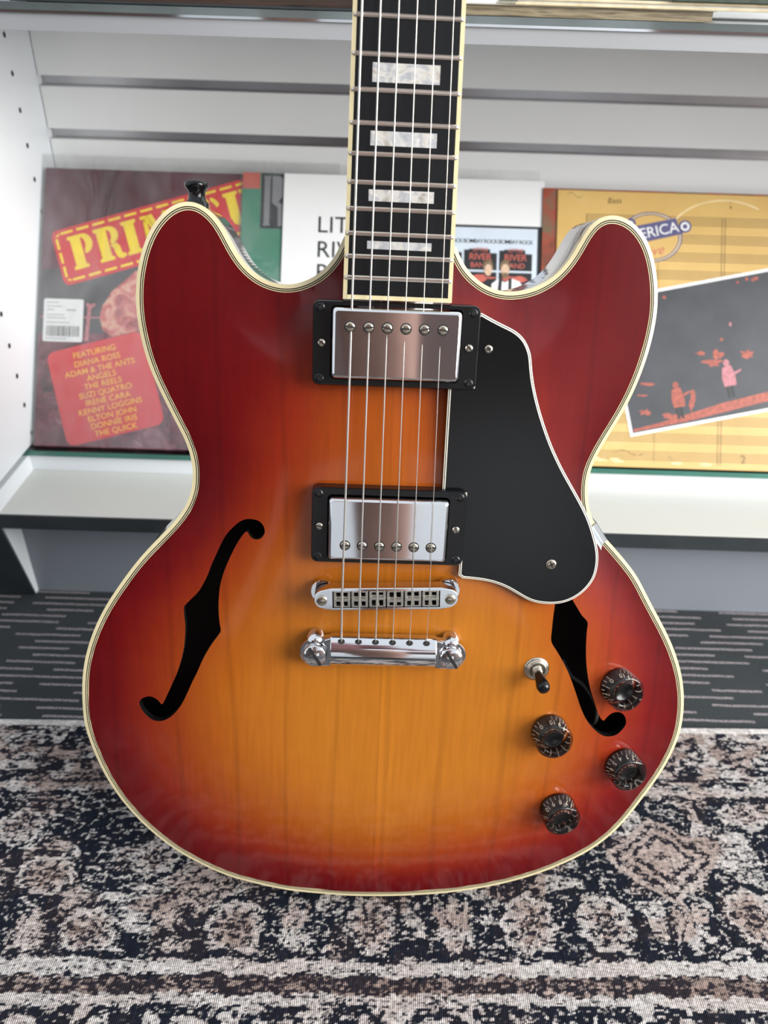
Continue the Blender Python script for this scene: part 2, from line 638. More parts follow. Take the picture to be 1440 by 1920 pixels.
OUT=[[-29.3,197.1],[-30.0,193.7],[-33.5,186.8],[-37.7,181.1],[-42.7,176.8],[-49.1,173.1],[-54.9,171.1],[-62.1,170.1],[-66.4,170.7],[-70.5,172.2],[-75.4,174.1],[-80.4,178.1],[-86.1,184.7],[-89.5,191.3],[-92.9,197.9],[-96.6,204.4],[-101.5,207.7],[-104.6,211.0],[-108.8,212.2],[-113.4,212.1],[-119.1,210.1],[-124.8,205.9],[-129.7,200.8],[-133.7,194.5],[-136.9,187.2],[-139.7,178.0],[-141.5,167.8],[-142.1,156.7],[-141.4,147.2],[-139.5,135.8],[-137.1,126.2],[-133.6,116.4],[-129.1,106.6],[-123.6,94.6],[-117.9,83.5],[-115.0,74.2],[-113.9,66.9],[-114.2,58.3],[-115.5,50.7],[-118.3,44.1],[-122.7,37.4],[-128.2,30.6],[-134.8,23.7],[-142.5,15.6],[-150.4,6.3],[-157.2,-3.1],[-165.4,-15.0],[-172.6,-26.9],[-178.9,-40.3],[-183.7,-53.8],[-186.9,-67.4],[-188.3,-80.0],[-188.9,-95.3],[-188.2,-108.3],[-182.8,-129.3],[-177.0,-145.4],[-169.2,-160.8],[-159.5,-175.3],[-147.8,-189.0],[-134.0,-201.8],[-118.1,-212.5],[-100.1,-222.3],[-80.0,-228.7],[-57.9,-234.1],[-35.6,-236.5],[-17.0,-238.1],[9.2,-238.2],[31.6,-236.9],[55.8,-234.3],[83.6,-228.6],[109.2,-220.2],[128.9,-210.8],[148.1,-198.8],[162,-185.7],[172,-171.5],[181,-154.5],[188.4,-139.8],[193.8,-126.3],[197.3,-114.3],[199.3,-103.6],[199.6,-91.9],[198.6,-80.4],[196.2,-68.0],[192.7,-56.8],[188.0,-45.9],[182.4,-35.1],[175.8,-24.5],[168.3,-13.1],[162.8,-4.5],[156.2,6.4],[148.8,15.0],[141.7,22.4],[134.6,29.7],[127.2,36.4],[123.4,42.1],[121.0,48.3],[119.4,54.4],[118.3,62.6],[118.1,69.8],[119.0,74.9],[120.9,79.9],[121.1,79.4],[125.6,90.9],[131.9,103.5],[137.8,117.8],[142.1,133.1],[144.6,146.8],[145.7,161.5],[144.9,173.4],[142.3,185.0],[139.2,194.2],[134.2,203.1],[127.9,209.6],[121.3,213.3],[115.1,214.5],[109.2,213.9],[104.1,210.7],[100.6,205.1],[97.7,198.2],[93.8,190.0],[88.4,182.9],[81.6,177.4],[73.4,173.5],[64.9,171.7],[56.3,171.7],[48.8,174.3],[41.1,179.3],[34.5,186.5],[31.2,194.4]]
FL=[[-81.9,32.3],[-80.2,30.3],[-78.5,28.6],[-76.0,28.0],[-73.1,29.1],[-71.3,31.8],[-71.1,34.1],[-72.0,36.7],[-74.1,38.9],[-76.9,39.8],[-80.5,39.9],[-84.0,38.9],[-87.3,36.6],[-91.2,32.7],[-94.5,28.5],[-97.5,22.7],[-100.1,16.9],[-103.2,9.9],[-105.5,3.6],[-108.6,-2.8],[-111.6,-7.6],[-116.1,-12.5],[-119.8,-16.7],[-120.3,-18.2],[-120.1,-23.0],[-119.6,-28.6],[-119.8,-35.1],[-120.7,-43.4],[-122.6,-51.7],[-125.6,-61.0],[-129.3,-69.6],[-133.1,-78.2],[-135.9,-83.5],[-138.1,-81.4],[-141.0,-79.5],[-144.1,-79.1],[-147.5,-80.3],[-150.1,-82.5],[-150.8,-85.1],[-149.5,-89.0],[-147.0,-92.4],[-143.3,-95.4],[-139.5,-96.0],[-135.7,-95.2],[-131.0,-92.1],[-127.0,-87.6],[-123.4,-82.3],[-119.7,-74.5],[-116.4,-66.7],[-113.2,-59.9],[-110.0,-52.2],[-106.8,-45.5],[-102.9,-38.8],[-99.5,-33.8],[-97.7,-30.5],[-98.2,-26.4],[-98.8,-20.0],[-98.8,-12.0],[-98.1,-4.1],[-96.8,2.3],[-94.5,9.3],[-91.5,16.4],[-88.2,23.3],[-84.9,28.8]]
FR=[[104.1,1.0],[103.2,-4.1],[103.3,-9.3],[103.0,-15.5],[102.9,-23.8],[103.3,-32.4],[107.9,-39.5],[113.2,-48.0],[118.2,-57.6],[123.4,-69.6],[127.6,-79.5],[132.6,-88.4],[138.4,-95.1],[144.1,-99.6],[149.3,-101.0],[154.3,-100.0],[157.9,-96.4],[159.6,-92.4],[158.6,-87.9],[155.8,-84.5],[152.1,-83.2],[148.2,-84.1],[145.5,-86.5],[143.5,-88.8],[140.2,-84.9],[136.2,-76.0],[132.6,-67.2],[129.5,-57.3],[127.2,-46.5],[126.0,-35.9],[125.6,-26.3],[125.5,-20.6],[121.3,-16.0],[117.8,-10.9],[113.8,-4.9],[111.3,0.2],[107.7,3.1]]
PG=[[45.0,160.8],[51.5,157.6],[58.0,154.8],[63.6,152.4],[68.5,148.7],[71.6,143.9],[73.4,139.6],[74.2,134.3],[76.1,125.3],[79.5,114.5],[83.8,103.5],[89.8,90.5],[96.8,78.2],[103.7,67.7],[109.5,59.0],[115.4,49.2],[119.4,40.2],[122.4,32.1],[124.0,24.9],[124.1,17.6],[122.9,11.2],[118.7,4.2],[113.3,-0.8],[106.6,-4.2],[98.7,-5.3],[90.6,-4.7],[84.4,-2.7],[78.1,0.9],[70.8,4.9],[63.7,7.4],[56.6,8.8],[45.2,9.8]]
BP= [(-111,199,0),(112,208,0.02),(-115,162,0),(-75,163,0.02),(-41,165,0.08),(51,167,0.2),(88,170,0.06),(126,171,0),(-128,122,0),(-93,123,0.05),(-64,124,0.15),(-47,125,0.3),(-23,125,0.5),(6,127,0.6),(24,127,0.5),(92,130,0.05),(122,131,0.02),(-120,98,0),(-85,100,0.1),(-52,101,0.3),(-28,102,0.55),(-4,102,0.65),(20,103,0.6),(-104,62,0.02),(-79,63,0.2),(-52,64,0.42),(-24,65,0.58),(3,66,0.72),(28,66,0.55),(108,69,0.03),(-117,30,0.05),(-101,30,0.15),(-80,31,0.38),(-58,31,0.6),(-140,2,0.05),(-121,3,0.15),(-96,3,0.4),(-71,4,0.65),(-52,5,0.8),(-1,6,0.9),(41,7,0.9),(-169,-23,0),(-154,-22,0.08),(-135,-22,0.25),(-122,-21,0.35),(-90,-21,0.7),(-51,-20,0.88),(0,-18,0.98),(59,-17,0.97),(91,-16,0.85),(127,-15,0.4),(150,-14,0.15),(167,-14,0.03),(-178,-77,0),(-163,-77,0.1),(-144,-76,0.3),(-124,-76,0.5),(-97,-75,0.8),(-51,-74,0.95),(2,-73,1),(80,-71,1),(110,-70,0.85),(131,-70,0.55),(165,-69,0.15),(182,-68,0.02),(-165,-135,0.02),(-146,-134,0.2),(-122,-134,0.45),(-88,-133,0.75),(-37,-132,0.92),(5,-131,1),(67,-130,0.95),(102,-129,0.8),(130,-129,0.5),(155,-128,0.2),(176,-128,0.02),(-134,-175,0.05),(-106,-174,0.3),(-78,-174,0.5),(-36,-173,0.75),(6,-172,0.85),(70,-171,0.7),(106,-171,0.4),(135,-170,0.12),(-96,-204,0.03),(-64,-204,0.15),(-21,-203,0.4),(8,-203,0.45),(58,-202,0.3),(91,-201,0.1),(-35,-219,0.03),(8,-218,0.1),(56,-217,0.03)]

# ================================================================== the setting
b = MB(1)
b.box(-2.2, 2.6, -1.6, 0.95, -0.02, 0.0)
tag(b.build('floor', 'carpet'), kind='structure')
b = MB(1)
b.box(-2.2, 2.6, 0.95, 1.0, 0.0, 2.4)
tag(b.build('wall_back', 'white_lam'), kind='structure')
b = MB(1)
b.box(-2.2, 2.6, -1.65, -1.6, 0.0, 1.35, 0)  # unseen low wall, added to darken reflections in the chrome and lacquer
b.box(-0.7, 0.8, -1.6, -1.59, 0.0, 0.60, 1)  # white panel, added for bright reflections in the bridge pickup cover
tag(b.build('added_reflection_wall', ['added_wall_brown', 'white_lam']), kind='structure')


# ------------------------------------------------------------------ rug
def vnoise(X, Y, sx, sy, seed):
    r = np.random.RandomState(seed)
    gx, gy = X / sx + 1000, Y / sy + 1000
    ix, iy = np.floor(gx).astype(int), np.floor(gy).astype(int)
    fx, fy = gx - ix, gy - iy
    fx, fy = fx * fx * (3 - 2 * fx), fy * fy * (3 - 2 * fy)
    T = r.rand(256, 256)
    g = lambda a, c: T[a % 256, c % 256]
    return (g(ix, iy) * (1 - fx) + g(ix + 1, iy) * fx) * (1 - fy) + (g(ix, iy + 1) * (1 - fx) + g(ix + 1, iy + 1) * fx) * fy


def make_rug():
    sx, sy = 0.9, 0.9
    x0, x1, y0, y1 = -520, 540, 0, 471
    xs = np.arange(x0, x1 + .1, sx)
    ys = np.arange(y0, y1 + .1, sy)
    X, Y = np.meshgrid(xs, ys)
    nx, ny = len(xs), len(ys)
    N = lambda a, c, s: vnoise(X, Y, a, c, s)
    navy = np.array(lin((16, 21, 32)))
    cream = np.array(lin((216, 210, 206)))
    pink = np.array(lin((204, 186, 178)))
    brown = np.array(lin((112, 82, 68)))
    wobx = (N(9, 9, 1) - .5) * 5
    woby = (N(9, 9, 2) - .5) * 5
    def blk(a, c, s):
        r = np.random.RandomState(s)
        T = r.rand(1024, 1024)
        jj = np.floor(Y / c).astype(int)
        sh = r.rand(2048)[jj % 2048] * a
        return T[np.floor((X + sh) / a + 5000).astype(int) % 1024, jj % 1024]
    U = X + wobx + (blk(5, 1.8, 41) - .5) * 4.5 + (blk(2.7, .9, 42) - .5) * 2
    V = Y + woby + (blk(4, 1.8, 43) - .5) * 2
    m = np.zeros_like(X)          # light amount 0..1
    tint = np.zeros_like(X)       # brown amount
    # scattered filigree over the field
    fil = N(11, 8, 3) * .6 + N(5, 4, 4) * .4
    m = np.where((fil > .50) & (fil < .585), .55, m)
    blot = N(26, 18, 5)
    m = np.where(blot > .68, np.maximum(m, .62 + .3 * (N(5, 5, 6) - .5)), m)
    tint = np.where(N(20, 16, 7) > .6, .45, tint)

    def rosette(cx, cy, rx, ry, ph=0.0, n=8):
        nonlocal m, tint
        dx, dy = (U - cx) / rx, (V - cy) / ry
        r = np.hypot(dx, dy)
        th = np.arctan2(dy, dx) + ph
        halo = r < 1.28
        m = np.where(halo, .06, m)
        body = r < 1.0 + .07 * np.cos(n * th)
        m = np.where(body, .95, m)
        pet = body & (np.abs(r - .66) < .17) & (np.cos(n * th) > .1)
        m = np.where(pet, .22, m)
        tint = np.where(body, .25 * (r < .75) + .15, tint)
        ring = body & (np.abs(r - .33) < .07)
        m = np.where(ring, .15, m)
        core = body & (r < .16)
        m = np.where(core, .1, m)
        tint = np.where(core | (body & (r > .2) & (r < .5) & (np.cos(4 * th) > .3)), .8, tint)

    def palm(cx, cy, w, h):
        nonlocal m, tint
        dx, dy = np.abs(U - cx) / w, (V - cy) / h
        r = np.hypot(dx, dy)
        m = np.where(r < 1.2, .08, m)
        leaf = (r < 1) & ((np.abs(dx - .5 * (dy + 1) * .8) < .16) | (dx < .12) | (np.abs(dx + dy * .6 - .45) < .12))
        m = np.where(leaf, .9, m)
        tint = np.where(leaf & (dy > 0), .5, tint)

    def diamond(cx, cy, w, h):
        nonlocal m, tint
        dx, dy = np.abs(U - cx) / w, np.abs(V - cy) / h
        r = dx + dy
        m = np.where(r < 1.0, .88, m)
        tint = np.where(r < 1.0, .45, tint)
        m = np.where((np.abs(r - .8) < .06) | (np.abs(r - .5) < .08) | (r < .14), .12, m)

    for s in range(-6, 7):
        pass
    for cx, cy, rx, ry, ph in [(-269, 365, 17, 15, 0), (-235, 326, 19, 16, .3), (-193, 284, 19, 20, .2), (-93, 288, 19, 20, 0), (2, 291, 17, 20, .3),
                               (114, 292, 19, 21, .1), (168, 293, 20, 21, .4), (277, 298, 20, 21, 0), (330, 300, 17, 20, 0), (-290, 280, 18, 20, 0),
                               (-160, 340, 18, 15, 0), (-395, 284, 19, 20, 0), (-345, 330, 19, 17, 0), (390, 290, 19, 20, 0), (300, 382, 18, 15, .2), (-60, 352, 18, 16, 0), (60, 352, 18, 16, 0)]:
        rosette(cx, cy, rx, ry, ph)
    for cx, cy, w, h in [(-52, 288, 13, 20), (59, 290, 17, 22), (228, 292, 16, 20), (-232, 281, 12, 18), (-305, 322, 14, 17), (340, 340, 15, 18), (-10, 330, 20, 16), (-140, 300, 12, 14)]:
        palm(cx, cy, w, h)
    diamond(223, 343, 46, 36)
    diamond(-118, 322, 30, 24)
    diamond(345, 388, 40, 26)
    diamond(150, 385, 40, 24)
    # far guard bands
    far = V > 402
    fl = N(13, 7, 11) * .55 + N(5, 3, 12) * .45
    m = np.where(far, np.where(fl > .46, .85, .1), m)
    tint = np.where(far, np.where(N(16, 9, 13) > .58, .5, .1), tint)
    for k in range(-9, 10):
        cx = k * 62 + 20
        dx, dy = (U - cx) / 17, (V - 440) / 12
        r = np.hypot(dx, dy)
        m = np.where(r < 1.25, .12, m)
        m = np.where((r < 1) & ((np.cos(6 * np.arctan2(dy, dx)) > -.2) | (r < .4)), .85, m)
        tint = np.where(r < .45, .7, tint)
    m = np.where((V > 402) & (V < 417), np.where(N(14, 2.2, 14) > .58, .6, .08), m)
    m = np.where((V > 398) & (V < 405), .82, m)
    m = np.where((V > 392) & (V < 398), .08, m)
    # near guard bands
    near = V < 266
    m = np.where(near, .1, m)
    m = np.where((V > 257) & (V < 266), .92, m)
    tint = np.where((V > 257) & (V < 266), .05, tint)
    m = np.where((V > 268) & (V < 271), .05, m)
    mid = (V > 245) & (V < 256)
    m = np.where(mid, np.where(N(4, 6, 15) > .55, .5, .12), m)
    tint = np.where(mid, .75, tint)
    m = np.where((V > 239) & (V < 245), .82, m)
    tint = np.where((V > 236) & (V < 245), .15, tint)
    fl2 = N(12, 10, 16) * .6 + N(5, 4, 17) * .4
    bl = V < 239
    m = np.where(bl, np.where(fl2 > .5, .82, .1), m)
    for k in range(-10, 11):
        cx = k * 52 - 8
        r = np.hypot((U - cx) / 20, (V - 222) / 15)
        m = np.where(bl & (np.abs(r - .9) < .16), .06, m)
        m = np.where(bl & (r < .35), .1, m)
    tint = np.where(bl, .25 * (N(14, 12, 18) > .5), tint)
    # woven, worn breakup: short weft dashes and warp streaks
    rag = (blk(3.6, 1.8, 21) - .5) * .55 + (blk(1.8, .9, 22) - .5) * .55 + (blk(11, 1.8, 23) - .5) * .4 + (N(4, 3, 33) - .5) * .3
    wear = (N(60, 45, 24) - .5) * .35 + np.clip((X - 60) / 420, -.15, .35) * .6  # random worn patches, plus pattern getting lighter towards the right
    m2 = m + rag * (1.0 + .35 * (m < .5)) + wear * .6 * (m > .2)
    a = np.clip((m2 - .43) / .22, 0, 1)
    edge = Y > 464
    a = np.where(edge, .92 + .08 * N(2, 20, 25), a)
    tt = np.clip(tint * 1.1 + (N(30, 24, 26) - .5) * .5, 0, 1)
    light = cream + (pink - cream) * np.clip(tt * 1.6, 0, 1)[..., None]
    light = light + (brown - light) * np.clip(tt - .45, 0, .55)[..., None] * 1.2
    light = light * (0.46 + .44 * N(2.2, 1.1, 27))[..., None]
    dark = navy * (0.7 + .8 * N(1.6, 3, 28))[..., None] + brown * (.10 * tt)[..., None]
    light = np.where(edge[..., None], cream * (0.8 + .25 * N(1.5, 30, 29))[..., None], light)
    c = dark * (1 - a[..., None]) + light * a[..., None]
    hz = 3.0 + 0.4 * N(1.2, 3, 30) + np.where(edge, .6, 0)
    # border thickness: last ring of vertices pressed to the floor
    Z = hz.copy()
    Z[0, :] = Z[-1, :] = 0.2
    Z[:, 0] = Z[:, -1] = 0.2
    # the far edge runs slightly askew
    ang = math.radians(1.35)
    ca, sa = math.cos(ang), math.sin(ang)
    XX = X * ca - Y * sa + 5
    YY = X * sa + Y * ca
    co = np.stack([XX, YY, Z], -1).reshape(-1, 3) / 1000
    idx = np.arange(nx * ny).reshape(ny, nx)
    q = np.stack([idx[:-1, :-1], idx[:-1, 1:], idx[1:, 1:], idx[1:, :-1]], -1).reshape(-1, 4)
    me = bpy.data.meshes.new('rug')
    me.vertices.add(len(co))
    me.vertices.foreach_set('co', co.ravel())
    me.loops.add(q.size)
    me.loops.foreach_set('vertex_index', q.ravel().astype(np.int32))
    me.polygons.add(len(q))
    me.polygons.foreach_set('loop_start', np.arange(0, q.size, 4, dtype=np.int32))
    me.polygons.foreach_set('loop_total', np.full(len(q), 4, dtype=np.int32))
    me.update()
    at = me.color_attributes.new('rugcol', 'FLOAT_COLOR', 'POINT')
    rgba = np.ones((len(co), 4), np.float32)
    rgba[:, :3] = c.reshape(-1, 3)
    at.data.foreach_set('color', rgba.ravel())
    me.materials.append(M['rug'])
    o = bpy.data.objects.new('rug', me)
    COL.objects.link(o)
    tag(o, 'worn navy and cream persian patterned rug lying on the charcoal carpet', 'rug')


make_rug()

# ------------------------------------------------------------------ display cabinet
cab = empty('display_cabinet', (0.2, 0.64, 0))
tag(cab, 'white record display cabinet with slatwall back, black edged base shelf and grey kick board', 'cabinet')
CO = (0.2, 0.64, 0)
XL, XR = -0.371, 0.80


def cpart(name, mats, bev=0.0):
    def f(bb):
        return bb.build(name, mats, cab, bevel=bev)
    return f


# slatwall back: each slat a board, aluminium inserts between
b = MB(1, CO)
b.box(XL, XR, 0.917, 0.94, 0.105, 0.90)
b.build('back_panel', 'slat', cab)
for k in range(8):
    zt = 0.5078 - 0.0497 * k
    b = MB(1, CO)
    b.box(XL + 0.0008, XR, 0.905, 0.917, max(zt - 0.0400, 0.122), zt)
    b.build('slat', 'slat', cab, bevel=0.0006)
for k in range(7):
    zt = 0.5078 - 0.0497 * k - 0.0400
    b = MB(1, CO)
    b.box(XL + 0.004, XR, 0.9135, 0.917, zt - 0.0097, zt)
    b.box(XL + 0.004, XR, 0.9065, 0.9135, zt - 0.0097, zt - 0.0088)
    b.build('groove_insert', 'alu', cab)
b = MB(1, CO)
b.box(XL + 0.0008, XR, 0.905, 0.917, 0.535, 0.90)
b.build('slat', 'slat', cab, bevel=0.0006)


def side_panel(x0, x1, inner):
    bb = MB(1, CO)
    bb.T = Matrix(((0, 0, 1, 0), (1, 0, 0, 0), (0, 1, 0, 0), (0, 0, 0, 1)))   # (y,z,x) -> (x,y,z)
    bb.prism([(0.6135, 0.1450), (0.6135, 0.5160), (0.917, 0.5160), (0.917, 0.0), (0.638, 0.0), (0.6135, 0.1045), (0.6135, 0.1380), (0.9045, 0.1380), (0.9045, 0.1450)], x0, x1)
    bb.T = None
    for (yy, z0, n) in ((0.8475, 0.5050, 12), (0.7125, 0.5050, 12)):
        for j in range(n):
            z = z0 - 0.0318 * j
            if z < 0.15:
                continue
            s = 1 if inner > 0 else -1
            xa = x1 if inner > 0 else x0
            vs = [(xa + s * 0.0003, yy + 0.0026 * math.cos(t * math.pi / 8), z + 0.0026 * math.sin(t * math.pi / 8)) for t in range(16)]
            bb.add(vs, [tuple(range(16)) if s > 0 else tuple(range(15, -1, -1))], 1)
    bb.build('side_panel', ['white_lam', 'slot'], cab)
    # dark raked edging below the base shelf
    e = MB(1, CO)
    e.T = Matrix(((0, 0, 1, 0), (1, 0, 0, 0), (0, 1, 0, 0), (0, 0, 0, 1)))
    e.prism([(0.6375, 0.0), (0.611, 0.1045), (0.6085, 0.1045), (0.635, 0.0)], x0, x1)
    e.T = None
    e.build('front_edging', 'dark_edge', cab)


side_panel(XL - 0.060, XL, 1)
side_panel(XR, XR + 0.03, -1)

b = MB(1, CO)
b.box(XL - 0.12, XR + 0.03, 0.6135, 0.917, 0.1052, 0.1196)
b.build('base_shelf', 'deck', cab, bevel=0.0008)
b = MB(1, CO)
b.box(XL - 0.12, XR + 0.03, 0.6112, 0.6135, 0.1040, 0.1192)
b.build('shelf_edging', 'dark_edge', cab)
b = MB(1, CO)
b.box(XL, XR, 0.644, 0.66, 0.0, 0.1052)
b.build('kick_board', 'kick', cab)
b = MB(1, CO)
b.box(XL, XR, 0.6975, 0.7185, 0.1225, 0.1383)
b.box(XL, XR, 0.6975, 0.700, 0.1196, 0.1225)
b.build('shelf_rail', 'white_lam', cab, bevel=0.0006)
b = MB(1, CO)
b.box(XL - 0.12, XR + 0.03, 0.662, 0.917, 0.5165, 0.5280)
b.build('upper_shelf', 'shelf_grey', cab)
b = MB(1, CO)
b.box(XL - 0.12, XR + 0.03, 0.6600, 0.6620, 0.5275, 0.5292)
b.build('bright_lip', 'chrome', cab)


def glass_shelf(name, x0, x1, y0, y1, z0, z1, em, label):
    bb = MB(1)
    cx, cy = (x0 + x1) / 2, (y0 + y1) / 2
    bb.off = (cx, cy, z0)
    vs = [(x, y, z) for z in (z0, z1) for y in (y0, y1) for x in (x0, x1)]
    bb.add(vs, [(0, 2, 3, 1), (4, 5, 7, 6), (0, 1, 5, 4), (2, 6, 7, 3), (0, 4, 6, 2), (1, 3, 7, 5)], [0, 0, 1, 1, 1, 1])
    o = bb.build(name, ['glass', em])
    o.location = (cx, cy, z0)
    tag(o, label, 'glass shelf')


glass_shelf('glass_shelf', XL - 0.015, XR - 0.01, 0.6935, 0.904, 0.1385, 0.1445, 'glass_green', 'clear glass shelf with green edge carrying the row of record albums')
glass_shelf('glass_shelf', -0.49, XR - 0.01, 0.6625, 0.904, 0.5292, 0.5340, 'glass_grey', 'upper glass shelf with grey edge under the old books')

# ------------------------------------------------------------------ record albums leaning on the slatwall
PHI = math.radians(35)
AN = Vector((0, -math.cos(PHI), math.sin(PHI)))
AD = Vector((0, math.sin(PHI), math.cos(PHI)))
AB = Vector((0, 0.702, 0.1448))


def album_root(n, cx, label, w=305, h=293, front='card_white', name='record_album'):
    p = AB + AN * (n / 1000) + Vector((cx / 1000, 0, 0))
    o = bpy.data.objects.new(name, None)
    COL.objects.link(o)
    o.matrix_world = Matrix(((1, AD[0], AN[0], p[0]), (0, AD[1], AN[1], p[1]), (0, AD[2], AN[2], p[2]), (0, 0, 0, 1)))
    tag(o, label, 'record album', 'record albums leaning on the slatwall')
    return o


class AL:
    def __init__(self, root, cx):
        self.r, self.cx = root, cx

    def mb(self):
        return MB(0.001, (self.cx, 0, 0))


def rrect(x0, y0, w, h, r, ang=0.0, seg=5):
    P = []
    for (cx, cy, a0) in ((w - r, r, -90), (w - r, h - r, 0), (r, h - r, 90), (r, r, 180)):
        for k in range(seg + 1):
            a = math.radians(a0 + 90 * k / seg)
            P.append((cx + r * math.cos(a), cy + r * math.sin(a)))
    c, s = math.cos(ang), math.sin(ang)
    return [(x0 + c * x - s * y, y0 + s * x + c * y) for x, y in P]


def flat(mb, pts, z, mi=0):
    n = len(pts)
    a = sum(pts[i][0] * pts[(i + 1) % n][1] - pts[(i + 1) % n][0] * pts[i][1] for i in range(n))
    if a < 0:
        pts = pts[::-1]
    mb.add([(x, y, z) for x, y in pts], [tuple(range(n))], mi)


def ell(cx, cy, rx, ry, n=24, ang=0.0):
    c, s = math.cos(ang), math.sin(ang)
    return [(cx + c * rx * math.cos(2 * math.pi * k / n) - s * ry * math.sin(2 * math.pi * k / n),
             cy + s * rx * math.cos(2 * math.pi * k / n) + c * ry * math.sin(2 * math.pi * k / n)) for k in range(n)]


def blob(cx, cy, rx, ry, seed, n=18, amp=.22):
    r = random.Random(seed)
    k = [1 + amp * (r.random() * 2 - 1) for _ in range(n)]
    return [(cx + rx * k[i] * math.cos(2 * math.pi * i / n), cy + ry * k[i] * math.sin(2 * math.pi * i / n)) for i in range(n)]


# --- first album: PRIME CUTS
cx = -214
a1 = album_root(0, cx, 'dark maroon record album PRIME CUTS in a clear sleeve, leftmost in the row')
A = AL(a1, cx)
b = A.mb()
b.box(-366.4, -61.4, 1.4, 293.5, -1.2, -0.1, 0)
flat(b, [(-366.4, 0.6), (-61.4, 0.6), (-61.4, 128), (-366.4, 118)], 0.0, 3)
flat(b, [(-366.4, 118), (-61.4, 128), (-61.4, 214), (-366.4, 186)], 0.0, 2)
flat(b, [(-366.4, 186), (-61.4, 214), (-61.4, 293.5), (-366.4, 293.5)], 0.0, 1)
b.build('cover', ['card_white', 'prime_top', 'prime_mid', 'prime_low'], a1)
b = A.mb()
flat(b, [(-303.6, 137.3), (-301, 150), (-296.7, 156), (-292, 165), (-284, 172), (-268.3, 187), (-256, 190), (-244.8, 192), (-215, 190), (-190, 172), (-186, 150), (-200, 134), (-242.6, 128), (-264.8, 124), (-289.8, 117.3), (-300, 124)], 0.12)
b.build('meat_picture', 'meat', a1)
b = A.mb()
flat(b, [(-366, 135.4), (-300, 136.2), (-300, 137.8), (-366, 137.0)], 0.1)
b.build('bone_picture', 'pink_p', a1)
b = A.mb()
flat(b, [(-318.6, 112), (-314.4, 112), (-312.6, 146), (-308.5, 149), (-309, 152), (-313, 150.5), (-317, 152), (-318.5, 149.5), (-316.4, 147)], 0.1)
b.build('bone_picture', 'pink_p', a1)
BA = math.radians(17.5)
b = A.mb()
flat(b, rrect(-341, 168.5, 222, 59.5, 7, BA), 0.15)
b.build('red_banner', 'red', a1)
c_, s_ = math.cos(BA), math.sin(BA)


def bp_(x, y, o=(-341, 168.5), a=None):
    return (o[0] + c_ * x - s_ * y, o[1] + s_ * x + c_ * y)


b = A.mb()
for k in range(12):
    x = 10 + 17.3 * k
    for y in (3.4, 53.6):
        flat(b, [bp_(x, y), bp_(x + 13, y), bp_(x + 13, y + 2.6), bp_(x, y + 2.6)], 0.22)
for k in range(3):
    y = 9 + 15 * k
    flat(b, [bp_(3.2, y), bp_(5.8, y), bp_(5.8, y + 11.5), bp_(3.2, y + 11.5)], 0.22)
for (x, y, xx, yy) in ((3.4, 6.5, 8.3, 3.4), (3.4, 52.6, 8.3, 56)):
    flat(b, [bp_(x, y), bp_(xx, yy), bp_(xx, yy + 2.8 * (1 if yy < 30 else -1)), bp_(x + 2.8, y)], 0.22)
b.build('stitch_line', 'yellow', a1)

STEM = [(0, 0), (.62, 0), (.62, .09), (.52, .12), (.52, .88), (.62, .91), (.62, 1), (0, 1), (0, .91), (.1, .88), (.1, .12), (0, .09)]


def arc(cx, cy, rx, ry, a0, a1, n=10):
    return [(cx + rx * math.cos(math.radians(a0 + (a1 - a0) * k / n)), cy + ry * math.sin(math.radians(a0 + (a1 - a0) * k / n))) for k in range(n + 1)]


